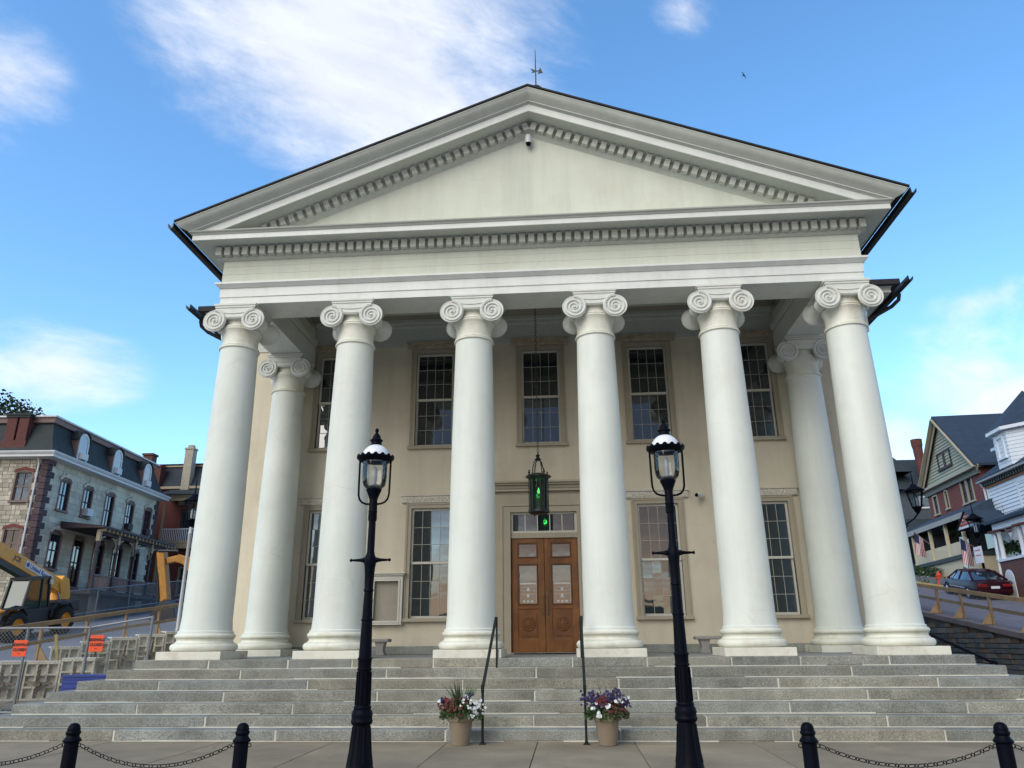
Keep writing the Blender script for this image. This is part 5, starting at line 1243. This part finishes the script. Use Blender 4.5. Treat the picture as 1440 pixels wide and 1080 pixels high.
for s0, s1 in ((4.23,-.15),(4.23,8.62)):
    rf.add([(0,s0,15.05),(0,s1,10.95),(9.5,s1,10.95),(9.5,s0,15.05),(0,s0,15.2),(0,s1,11.1),(9.5,s1,11.1),(9.5,s0,15.2)], [(0,1,2,3),(4,7,6,5),(0,4,5,1),(1,5,6,2),(2,6,7,3)])
put('roof', rf, NAVY, gh)
vb = MB()
for s1 in (-.15, 8.62): vb.bar((-.01,4.23,14.98),(-.01,s1,10.88),.05,.24,(1,0,0)).bar((.18,4.23,14.90),(.18,s1,10.80),.36,.04,(1,0,0))
put('verge_board', vb, TAN, gh); put('verge_soffit', MB().add([(.0,4.23,15.02),(.0,8.6,10.92),(.4,8.6,10.92),(.4,4.23,15.02)], [(0,1,2,3)]).add([(.0,4.23,15.02),(.0,-.13,10.92),(.4,-.13,10.92),(.4,4.23,15.02)], [(3,2,1,0)]), DGRN, gh)
put('gable_band', MB().box(-.02,.38,-.1,8.55,10.88,11.02), TAN, gh); put('frieze_band', MB().box(.25,.39,.15,8.35,10.55,10.87), OLIVE, gh)
# porch of this house
D = 1.7
def hs(px, py, d=D): return F1.hit(px, py, d)
pe0, pe1 = hs(1275,745), hs(1345,718); zE = 8.0; s_far, s_near = 8.6, hs(1361,717)[0]
put('porch_roof', MB().add([(-D-.15,s_far,zE),(-D-.15,s_near,zE),(.39,s_near+.3,9.05),(.39,s_far,9.05),(-D-.15,s_far,zE-.1),(-D-.15,s_near,zE-.1),(.39,s_near,zE-.1),(.39,s_far,zE-.1)], [(0,1,2,3),(4,7,6,5),(0,4,5,1),(1,5,6,2),(2,6,7,3),(3,7,4,0)]), NAVY, gh)
put('porch_fascia', MB().box(-D-.20,-D-.153,s_near-.05,s_far,zE-.26,zE+.03).box(-D-.15,.3,s_near-.05,s_near-.003,zE-.26,zE+.03), M('fascia_grey', (.30,.30,.28), .7), gh)
zf = hs(1320,788)[1]
put('porch_floor', MB().box(-D-.1,.39,s_near,s_far,zf-.22,zf), DGRN, gh)
put('porch_skirt', MB().box(-D+.02,.3,s_near+.1,s_far,3.2,zf-.23), CREAMH, gh)
for px, py in ((1284,765),(1308,760),(1330,755),(1353,748)):
    s = hs(px, py)[0]
    po = put('porch_post', MB().box(-D-.02,-D+.14,s-.08,s+.08,zf,zE-.12).box(-D-.05,-D+.17,s-.11,s+.11,zf,zf+.12), CREAMH, gh)
ppts = [hs(px, 770)[0] for px in (1284,1309,1332,1355)]
for a, c in zip(ppts[:-1], ppts[1:]): put('porch_parapet', MB().box(-D+.02,-D+.10,min(a,c)+.08,max(a,c)-.08,zf+.02,zf+.72), CREAMH, gh)
put('porch_shade_panel', MB().box(.33,.388,s_near+.1,8.1,zf,8.9), PORCH_SHADE, gh)  # dark sheet over the brick, shade under the porch roof painted in
put('cellar_window', MB().box(-D-.02,-D+.018,hs(1358,795)[0]-.32,hs(1358,795)[0]+.32,4.5,5.3), GBG, gh)
for a_, c_ in ((-.2,1.0),(3.2,4.4)): put('porch_window', MB().box(.30,.328,a_,c_,zf+.4,zf+1.9), GBG, gh)
put('downpipe', MB().tube([(-D-.1,s_near+.15,7.95),(-D+.15,s_near+.2,7.7),(.3,s_near+.3,7.4),(.3,s_near+.3,4.4)], .05, 8), WHT, gh)
PRED = M('gablet_red', (.33,.055,.03), .7, .15, 4)
# pediment of the porch entrance
tp3 = [hs(1364,720,D+.05), hs(1354,745,D+.05), hs(1384,737,D+.05)]; zb = (tp3[1][1]+tp3[2][1])/2; sa, sb_, sc_ = tp3[0][0], tp3[1][0], tp3[2][0]; mid = (sb_+sc_)/2; hw3 = abs(sb_-sc_)/2; za3 = tp3[0][1]
pg = put('porch_gablet', MB().prism([(mid-hw3,zb),(mid+hw3,zb),(mid,za3)], -D-.30,-D-.24,'yz'), WHT, gh)
put('gablet_roof', MB().add([(-D-.4,mid-hw3-.1,zb-.05),(-D-.4,mid,za3+.08),(.3,mid,za3+.08),(.3,mid-hw3-.1,zb-.05)], [(0,1,2,3)]).add([(-D-.4,mid+hw3+.1,zb-.05),(-D-.4,mid,za3+.08),(.3,mid,za3+.08),(.3,mid+hw3+.1,zb-.05)], [(3,2,1,0)]), NAVY, pg)
hh = za3-zb
for k in range(4):
    z0 = zb+.16*hh+k*.20*hh; ww = hw3*(1-(z0-zb)/hh)-.14; n = max(1, 4-k)
    for j in range(n):
        a = mid-ww+2*ww*j/n; put('gablet_panel', MB().box(-D-.325,-D-.302,a+.03,a+2*ww/n-.03,z0,z0+.15*hh), PRED, pg)
FERN = M('fern_green', (.03,.085,.02), .6, .3, 6, isl=.4)
def fern(loc, r, lab):
    t = thing('hanging_fern', lab, 'fern', loc, 0, 'hanging ferns on the porches'); fb = MB()
    for i in range(420):
        a = random.random()*2*pi; el = random.uniform(-.9,.9); d = Vector((cos(a)*cos(el), sin(a)*cos(el), sin(el)-.15)); p = d*r*random.uniform(.2,.8)
        leafquad(fb, p, d+rv()*.4, rv(), r*random.uniform(.25,.5), r*.14)
    put('fronds', fb, FERN, t); put('basket', MB().lathe([(0,-.22*r/.4),(.18*r/.4,-.16*r/.4),(.24*r/.4,.05*r/.4)], 12).tube([(0,0,.05),(0,0,zE-.2-loc[2]+.0)], .008, 5), BRONZE, t); return t
def F1w(px, py, d): 
    n = F1.x; return on(px, py, n, n.dot(F1.o)-d)
p = F1w(1338,740,1.2); fern(tuple(p), .55, 'large green fern hanging between porch posts of the gabled house')
p = F1w(1296,752,1.2); fern(tuple(p), .35, 'small fern hanging at the shaded far porch bay of the gabled house')
# flags on the porch posts
FR_ = M('flag_red', (.30,.02,.03), .8, .1, 3); FW_ = M('flag_white', (.62,.62,.65), .8, .05, 3); FB_ = M('flag_blue', (.015,.025,.10), .8, .1, 3)
def flag(base, tip, lab):
    t = thing('flag', lab, 'flag', tuple(base), 0, 'flags on the porch'); o = Vector(base); tp = Vector(tip)-o
    put('staff', MB().tube([(0,0,0), tuple(tp*1.05)], .018, 6), CREAMT, t)
    fl_, h_ = .95, 1.35; d = tp.normalized(); mats = [FR_, FW_, FB_]; me_v = []; me_f = []; mi = []; NX, NZ = 13, 14
    for i in range(NX+1):
        for j in range(NZ+1):
            u, v = i/NX, j/NZ; p_ = tp*(.25+.75*(1-u)) ; p_ = tp-d*(u*fl_*.75); sway = .10*sin(5*u+3*v)*v+.05*sin(9*u)*v
            me_v.append((p_.x+sway*.5-.12*v*(1-u), p_.y+sway, p_.z-h_*v*(1-.15*u)))
    for i in range(NX):
        for j in range(NZ):
            me_f.append((i*(NZ+1)+j, (i+1)*(NZ+1)+j, (i+1)*(NZ+1)+j+1, i*(NZ+1)+j+1)); mi.append(2 if (i < 7 and j < 6) else i % 2)
    me = bpy.data.meshes.new('flag_cloth'); me.from_pydata(me_v, [], me_f)
    for m_ in mats: me.materials.append(m_)
    me.polygons.foreach_set('material_index', mi); me.polygons.foreach_set('use_smooth', [True]*len(mi))
    put('cloth', me, None, t)
flag(F1w(1307,765,D), F1w(1285,748,D+.9), 'striped flag on a staff at the far porch post of the gabled house')
flag(F1w(1371,770,D+.15), F1w(1350,757,D+1.0), 'striped flag on a staff beside the lamp with the white sign')

# ------------------------------------------------------------------ white clapboard house
F2 = Frame((24.0,27.3,0), HR, -1)
wh = thing('white_house', 'white clapboard house with dark roof, corner turret and columned brick porch', 'house', tuple(F2.o), HR)
sN = -10.0
put('wall', MB().box(0,9,sN,-.02,2.5,9.6), WHT, wh)
cbd = MB(); z = 6.8
while z < 9.3: cbd.add([(-.045,sN,z),(-.045,-.02,z),(-.008,-.02,z+.19),(-.008,sN,z+.19),(-.004,sN,z),(-.004,-.02,z)], [(0,1,2,3),(0,4,5,1)]); z += .19
put('clapboards', cbd, WHT, wh, kind='stuff')
put('corner_board', MB().box(-.07,0,-.16,.0,6.6,9.3), WHT, wh)
put('cornice_band', MB().box(-.10,-.003,sN,-.0,9.28,9.6), M('cornice_rust', (.30,.13,.06), .7), wh)
for k in range(34):
    put('modillion', MB().box(-.26,-.105,-.14-k*.27,-.02-k*.27,9.40,9.58), DGRN, wh)
put('eave', MB().box(-.42,.0,sN,.3,9.62,9.74), M('eave_grey', (.28,.29,.30), .7), wh)
put('roof', MB().add([(-.45,sN,9.76),(-.45,.35,9.76),(3.2,-2.6,12.6),(3.2,sN,12.6),(9,sN,9.76),(9,.35,9.76)], [(0,1,2,3),(2,5,4,3),(1,5,2)]), NAVY, wh)
s_w = F2.hit(1440,690)[0]
far_window(wh, (0,s_w-.25,0), R_90, 1.2, 7.2, 9.0, WHT, WHT, 0, GBG, fw=.16)
# small dormer and turret
s1 = F2.hit(1406,640)[0]
dm_ = put('dormer', MB().box(.1,2.2,s1-.5,s1+.45,9.9,11.05), WHT, wh); put('dormer_roof', MB().box(-.1,2.4,s1-.6,s1+.65,11.053,11.2), WHT, dm_)
far_window(dm_, (.1,s1,0), R_90, .55, 10.1,10.85, WHT, WHT, 0, GBG, fw=.10, two=False)
tA = F2.hit(1437,549,-1.2); s2 = tA[0]; tz_ = tA[1]
tb_ = MB(); n = 8; rT = 1.75
ring0 = [(1.2+rT*cos(2*pi*i/n+pi/8), s2+rT*sin(2*pi*i/n+pi/8)) for i in range(n)]
tr_ = put('turret', MB().prism(ring0, 9.8, 11.6, 'xy'), WHT, wh)
cl_ = MB()
for k in range(9): cl_.prism([(1.2+(rT+.03)*cos(2*pi*i/n+pi/8), s2+(rT+.03)*sin(2*pi*i/n+pi/8)) for i in range(n)], 9.82+.195*k, 9.99+.195*k, 'xy')
put('clapboards', cl_, WHT, tr_, kind='stuff')
put('turret_eave', MB().prism([(1.2+(rT+.32)*cos(2*pi*i/n+pi/8), s2+(rT+.32)*sin(2*pi*i/n+pi/8)) for i in range(n)], 11.602, 11.78, 'xy'), WHT, tr_)
vs = [(1.2+(rT+.34)*cos(2*pi*i/n+pi/8), s2+(rT+.34)*sin(2*pi*i/n+pi/8), 11.783) for i in range(n)] + [(1.2,s2,tz_)]
put('turret_roof', MB().add(vs, [(i, (i+1) % n, n) for i in range(n)]+[tuple(range(n))[::-1]]), NAVY, tr_)
far_window(tr_, (1.2-(rT*cos(pi/8))-.04,s2,0), R_90, .55, 10.3, 11.3, WHT, WHT, 0, GBG, fw=.12, two=False)
# porch
D2 = 1.9; zE2 = F2.hit(1418,726,D2)[1]; zR = F2.hit(1420,786,D2)[1]; s0p = F2.hit(1400,760,D2)[0]
PBR = bricks_mat('porch_brick', (.13,.05,.04), (.10,.038,.032), (.12,.09,.08))
put('porch_base', MB().box(-D2,-.02,sN,s0p,2.6,zR-.06), PBR, wh)
put('porch_sill', MB().box(-D2-.06,-.02,sN,s0p+.06,zR-.057,zR+.06), WHT, wh)
put('porch_roof', MB().add([(-D2-.25,sN,zE2),(-D2-.25,s0p+.3,zE2),(-.02,s0p+.2,zE2+.75),(-.02,sN,zE2+.75),(-D2-.25,sN,zE2-.14),(-D2-.25,s0p+.3,zE2-.14),(-.02,s0p+.3,zE2-.14),(-.02,sN,zE2-.14)], [(0,1,2,3),(4,7,6,5),(0,4,5,1),(1,5,6,2),(2,6,7,3)]), NAVY, wh)
put('porch_beam', MB().box(-D2-.02,-D2+.2,sN,s0p+.05,zE2-.45,zE2-.15), WHT, wh)
put('porch_shade_panel', MB().box(-.05,-.047,sN,s0p,zR,zE2-.1), PORCH_SHADE, wh)  # thin dark sheet on the white wall, its colour stands in for porch shade
for px in (1401,1408,1438,1446):
    s = F2.hit(px, 765, D2-.1)[0]
    cpo = put('porch_column', MB().lathe([(.14,zR+.06),(.15,zR+.12),(.11,zR+.16),(.10,zE2-.66),(.13,zE2-.62),(.15,zE2-.56)], 14, (-D2+.1,s,0)).mesh('pc', 40), WHT, wh)
    put('column_cap', MB().box(-D2-.12,-D2+.30,s-.20,s+.20,zE2-.555,zE2-.452), BRKD, cpo)
sa2 = F2.hit(1424,828,D2)[0]
for so_ in (0, -3.0):
    n = 10; da = put('arched_door', MB().prism([(sa2+so_+.42,3.0),(sa2+so_+.42,4.15)] + [(sa2+so_+.42*cos(pi*i/n), 4.15+.42*sin(pi*i/n)) for i in range(1, n)] + [(sa2+so_-.42,4.15),(sa2+so_-.42,3.0)], -D2-.03,-D2+.02,'yz'), WHT, wh)
    put('door_ornament', MB().tube([(-D2-.05,sa2+so_-.2,3.95),(-D2-.05,sa2+so_,4.05),(-D2-.05,sa2+so_+.2,3.9),(-D2-.05,sa2+so_,3.85),(-D2-.05,sa2+so_-.2,3.95)], .02, 5), BLACK, da)
put('downpipe', MB().tube([(-.35,.15,9.7),(-.12,.12,9.35),(-.10,.10,7.6),(-D2+.1,s0p+.1,zE2-.2),(-D2-.1,s0p+.1,3.2)], .055, 8), WHT, wh)
# heart shaped sign under the porch roof and fern
hp = atX(1420,745,24.0-D2-.05)
hm = MB().prism([(0,-.36),(.34,.05),(.36,.25),(.22,.36),(0,.24),(-.22,.36),(-.36,.25),(-.34,.05)], -.02,.02,'yz')
hg = thing('heart_sign', 'white and red heart shaped sign hanging under the white house porch', 'sign', tuple(hp)); put('board', hm, WHT, hg); put('red_lettering', MB().box(-.03,-.022,-.24,.24,.02,.12).box(-.03,-.022,-.2,.2,-.12,-.03).prism([(-.2,.22),(-.1,.28),(0,.2),(.1,.28),(.2,.22),(0,.16)],-.03,-.022,'yz'), PRED, hg); put('hanger', MB().tube([(0,-.1,.3),(0,-.1,zE2-.3-hp.z)], .01, 5), BLACK, hg)
n2 = F2.x; p = on(1422,768,n2,n2.dot(F2.o)-1.2)
t_ = fern(tuple(p), .5, 'green fern hanging in the porch of the white house')

# ------------------------------------------------------------------ dark house farther up the street
dh = thing('dark_roofed_house', 'house with a dark slate roof and red chimney behind the gabled house', 'house', (25.0,46,0))
put('wall', MB().box(0,9,0,8,4,12.7), M('slate_blue_siding', (.07,.09,.11), .85, .15, 2), dh)
put('roof', MB().add([(-.5,-.5,12.7),(9.5,-.5,12.7),(9.5,8.5,12.7),(-.5,8.5,12.7),(1.0,3.6,16.0),(8.0,3.6,16.0)], [(0,1,5,4),(1,2,5),(2,3,4,5),(3,0,4),(3,2,1,0)]), SLATE, dh)
put('roof_gablet', MB().add([(.6,-.2,14.2),(3.6,-.2,14.2),(2.0,2.2,17.0),(2.0,3.6,17.0),(.6,3.6,14.2),(3.6,3.6,14.2)], [(0,1,2),(0,2,3,4),(1,5,3,2)]), SLATE, dh)
cc = atY(1297,640,46); ck = put('chimney', MB().lathe([(.36,14.0),(.34,15.4),(.38,16.3),(.43,16.5),(.45,17.0)], 10, (cc.x-25.0,0.6,0)), BRKD, dh)
pr2 = put('lower_roof', MB().add([(-1.5,-7.0,8.3),(4.5,-7.0,8.3),(4.5,-.003,10.4),(-1.5,-.003,10.4),(-1.5,-7,8.15),(4.5,-7,8.15)], [(0,1,2,3),(0,4,5,1)]), SLATE, dh)
lw_ = atY(1303,706,45.9); put('window', MB().box(lw_.x-25-.55,lw_.x-25+.55,-.08,-.003,lw_.z-.5,lw_.z+.5), WHT, dh); put('pane', MB().box(lw_.x-25-.4,lw_.x-25+.4,-.1,-.083,lw_.z-.36,lw_.z+.36), GBG, dh)

# ------------------------------------------------------------------ hedge, hydrant, lamps, car
hb = MB()
hd = thing('hedge', 'clipped green hedge in front of the cream porch skirt', 'hedge', (22.6,33,H(22,33)))
for i in range(2600):
    s = random.random(); y = -1.5+s*6.0; x = random.gauss(-.15,.28); z = .12*y+random.uniform(.1,1.0)*(1-(x/1.1)**2)
    leafquad(hb, Vector((x, y, z)), rv(), rv(), random.uniform(.10,.2), .09)
put('foliage', hb, M('hedge_leaf', (.03,.065,.022), .7, .3, 5, isl=.5), hd)
put('low_wall', MB().bar((-.62,-3.5,-.30),(-.62,4.4,.66),.2,.7), RWS[2], hd)
fhb = MB()
for i in range(7): flower(fhb, Vector((-.45,random.uniform(-1,4),0))+Vector((0,0,random.uniform(.3,.8))), Vector((-1,-.6,.4)), .06)
put('white_blossoms', fhb, FWH, hd, kind='stuff')
hp_ = atX(1322,826,21.9)
hy = thing('fire_hydrant', 'red fire hydrant on the pavement by the yellow kerb', 'hydrant', (21.95,hp_.y,H(22,hp_.y)+.13))
put('barrel', MB().lathe([(.17,0),(.17,.05),(.12,.07),(.115,.48),(.15,.50),(.15,.54),(.13,.56),(.11,.66),(.05,.72),(.03,.78),(0,.79)], 16).mesh('hy', 40), M('hydrant_red', (.55,.045,.02), .5, .1, 4), hy)
put('nozzle', MB().lathe([(.06,-.22),(.06,-.10),(.05,.10),(.06,.22)], 10, (0,0,.40), 'y').lathe([(.07,-.22),(.07,-.1)], 10, (0,0,.38), 'x'), M('hydrant_red', (.55,.045,.02)), hy)
pl_ = atX(1258,760,15.75); 
t = carriage_lamp('street_lamp', (pl_.x,pl_.y,capz(pl_.y)), 0.0, 'black bracket street lamp beside the corner column on the retaining wall side', BLACK, 0, False)
hd_ = atX(1285,716,15.75); lampz = hd_.z-capz(pl_.y); dyl = hd_.y-pl_.y
for k in kids(t): k.location = (0.15, dyl, lampz)
put('pole', MB().lathe([(.14,0),(.12,.3),(.07,.4),(.055,lampz-.2),(.03,lampz)], 12).mesh('pole', 40), BLACK, t)
put('bracket', MB().tube([(0,0,lampz-.6),(.05,dyl*.4,lampz-.55),(.12,dyl*.85,lampz-.35),(.15,dyl,lampz-.18)], .035, 8).tube([(0,0,lampz-.95),(.05,dyl*.3,lampz-.8),(.08,dyl*.6,lampz-.55)], .025, 8), BLACK, t)
lt = atX(1369,729,22.0); lz = H(22,lt.y)+.13
t2 = carriage_lamp('street_lamp', (22.0,lt.y,lz), lt.z-lz-.85, 'black street lamp carrying a white sign above the dark red car', BLACK)
sgp = atX(1374,781,21.9)
put('white_sign', MB().box(-.14,-.10,-.38,.38,sgp.z-lz-.42,sgp.z-lz+.42), WHT, t2)
put('sign_text', MB().box(-.145,-.141,-.28,.28,sgp.z-lz+.2,sgp.z-lz+.27).box(-.145,-.141,-.28,.28,sgp.z-lz-.05,sgp.z-lz+.01), M('sign_pale_red', (.5,.2,.2), .7), t2)

# car
CAR = M('car_dark_red', (.024,.002,.007), .35, .05, 2, spec=.2); CGL = glassy('car_glass', (.02,.03,.04), .03, 2.3); CHR = M('wheel_alloy', (.45,.46,.47), .35, .05, 3, metal=.6)
rl = on(1378,843,(0,-.14,1),-.03)
car = thing('car', 'dark red sedan parked at the kerb with its tail towards the steps', 'car', (20.95,rl.y+1.55,H(20,rl.y+1.55)), 0); car.rotation_euler = (math.atan(.14),0,radians(-6)); car.scale = (.95,.93,.95)
def loft(secs):
    b = MB(); n = len(secs[0]); vs = [p for s in secs for p in s]
    fs = [(i*n+k, i*n+(k+1) % n, (i+1)*n+(k+1) % n, (i+1)*n+k) for i in range(len(secs)-1) for k in range(n)]
    return b.add(vs, fs + [tuple(range(n))[::-1], tuple((len(secs)-1)*n+k for k in range(n))])
def sec(y, zb, zt, w, wt):
    return [(-w*.93,y,zb),(-w,y,zb+.15),(-w,y,zb+(zt-zb)*.62),(-wt,y,zt-.04),(-wt*.7,y,zt),(0,y,zt+.015),(wt*.7,y,zt),(wt,y,zt-.04),(w,y,zb+(zt-zb)*.62),(w,y,zb+.15),(w*.93,y,zb)]
bodyS = [(-2.42,.38,.78,.70,.62),(-2.36,.28,.90,.82,.72),(-2.1,.24,.96,.88,.80),(-1.4,.22,.98,.90,.82),(-.6,.22,.95,.90,.84),(.6,.22,.93,.90,.84),(1.2,.22,.90,.89,.80),(1.9,.24,.82,.87,.74),(2.3,.28,.72,.80,.64),(2.42,.36,.62,.66,.5)]
put('body', loft([sec(*s) for s in bodyS]).mesh('car_body', 35), CAR, car)
def gsec(y, zt, wb, wt): return [(-wb,y,.90),(-wt,y,zt-.05),(-wt*.8,y,zt),(wt*.8,y,zt),(wt,y,zt-.05),(wb,y,.90)]
put('greenhouse', loft([gsec(-1.85,.93,.80,.70),gsec(-1.0,1.33,.82,.60),gsec(-.5,1.40,.82,.60),(gsec(.2,1.40,.82,.60)),gsec(.55,1.34,.82,.60),gsec(1.25,.94,.80,.70)]).mesh('gh', 30), CGL, car)
put('roof_panel', loft([gsec(-1.02,1.345,.60,.605),gsec(-.5,1.415,.61,.61),gsec(.2,1.415,.61,.61),gsec(.5,1.36,.60,.605)]).xf(Matrix.Translation((0,0,0))).mesh('roof', 30), CAR, car) if False else put('roof_panel', MB().add([(-.60,-1.02,1.335),(.60,-1.02,1.335),(.61,-.5,1.412),(-.61,-.5,1.412),(.61,.2,1.412),(-.61,.2,1.412),(.60,.52,1.355),(-.60,.52,1.355)], [(0,1,2,3),(3,2,4,5),(5,4,6,7)]), CAR, car)
for s in (-1, 1):
    pil = MB(); pil.bar((s*.80,-1.86,.94),(s*.605,-1.0,1.32),.07,.12,(s,0,.3)).bar((s*.80,1.26,.94),(s*.605,.53,1.34),.05,.07,(s,0,.3)).bar((s*.825,-.15,.92),(s*.615,-.15,1.37),.06,.03,(0,1,0)).bar((s*.61,-1.0,1.34),(s*.615,.5,1.37),.05,.05)
    put('pillars', pil, CAR, car)
for x in (-.82, .82):
    for y in (-1.38, 1.42):
        w = put('wheel', MB().lathe([(.20,-.10),(.29,-.11),(.32,-.08),(.32,.08),(.29,.11),(.20,.10)], 24, (x,y,.32), 'x', cap=False), TYRE, car)
        put('hubcap', MB().lathe([(0,.10),(.08,.105),(.21,.085),(.21,-.085),(.08,-.105),(0,-.10)], 18, (x,y,.32), 'x').mesh('hub', 35), CHR, w)
        put('wheel_arch', MB().lathe([(.36,-.09),(.36,.09)], 18, (x*1.0,y,.34), 'x', 0, pi, cap=False), MBLK, w)
TL = M('tail_lamp', (.22,.01,.015), .2, .1, 5)
for x in (-.56, .56): put('tail_light', MB().box(x-.2,x+.2,-2.44,-2.36,.66,.80), TL, car, bevel=.03)
put('number_plate', MB().box(-.2,.2,-2.455,-2.425,.58,.70), WHT, car); put('bumper', MB().box(-.80,.80,-2.50,-2.30,.34,.54), CAR, car, bevel=.06)
put('mirror', MB().box(-1.0,-.86,.85,.97,.88,1.0), CAR, car, bevel=.03); put('side_trim', MB().box(-.915,-.898,-1.0,1.0,.52,.56), CHR, car)

# far wooded hills all round, behind the viewer too (seen in the window reflections)
HIL = M('wooded_hill', (.030,.048,.022), .95, .35, .02, .5, .6)
def hill(name, pts, base, mat):
    b = MB(); n = len(pts); vs = []
    for x, y, h, dx, dy in pts: vs += [(x, y, base), (x+dx*.5, y+dy*.5, h*.75), (x+dx, y+dy, h), (x+dx*2.5, y+dy*2.5, base)]
    fs = [(4*i+k, 4*i+4+k, 4*i+5+k, 4*i+1+k) for i in range(n-1) for k in range(3)]
    put(name, b.add(vs, fs).mesh(name, 60), mat, kind='structure')
rnd = random.Random(5)
hill('hills', [(-420+30*i, -230-15*sin(i*.5), 10+4*sin(i*.55)+2*sin(i*1.3+1)+rnd.uniform(-1,1), 0, -90) for i in range(29)], -2, HIL)
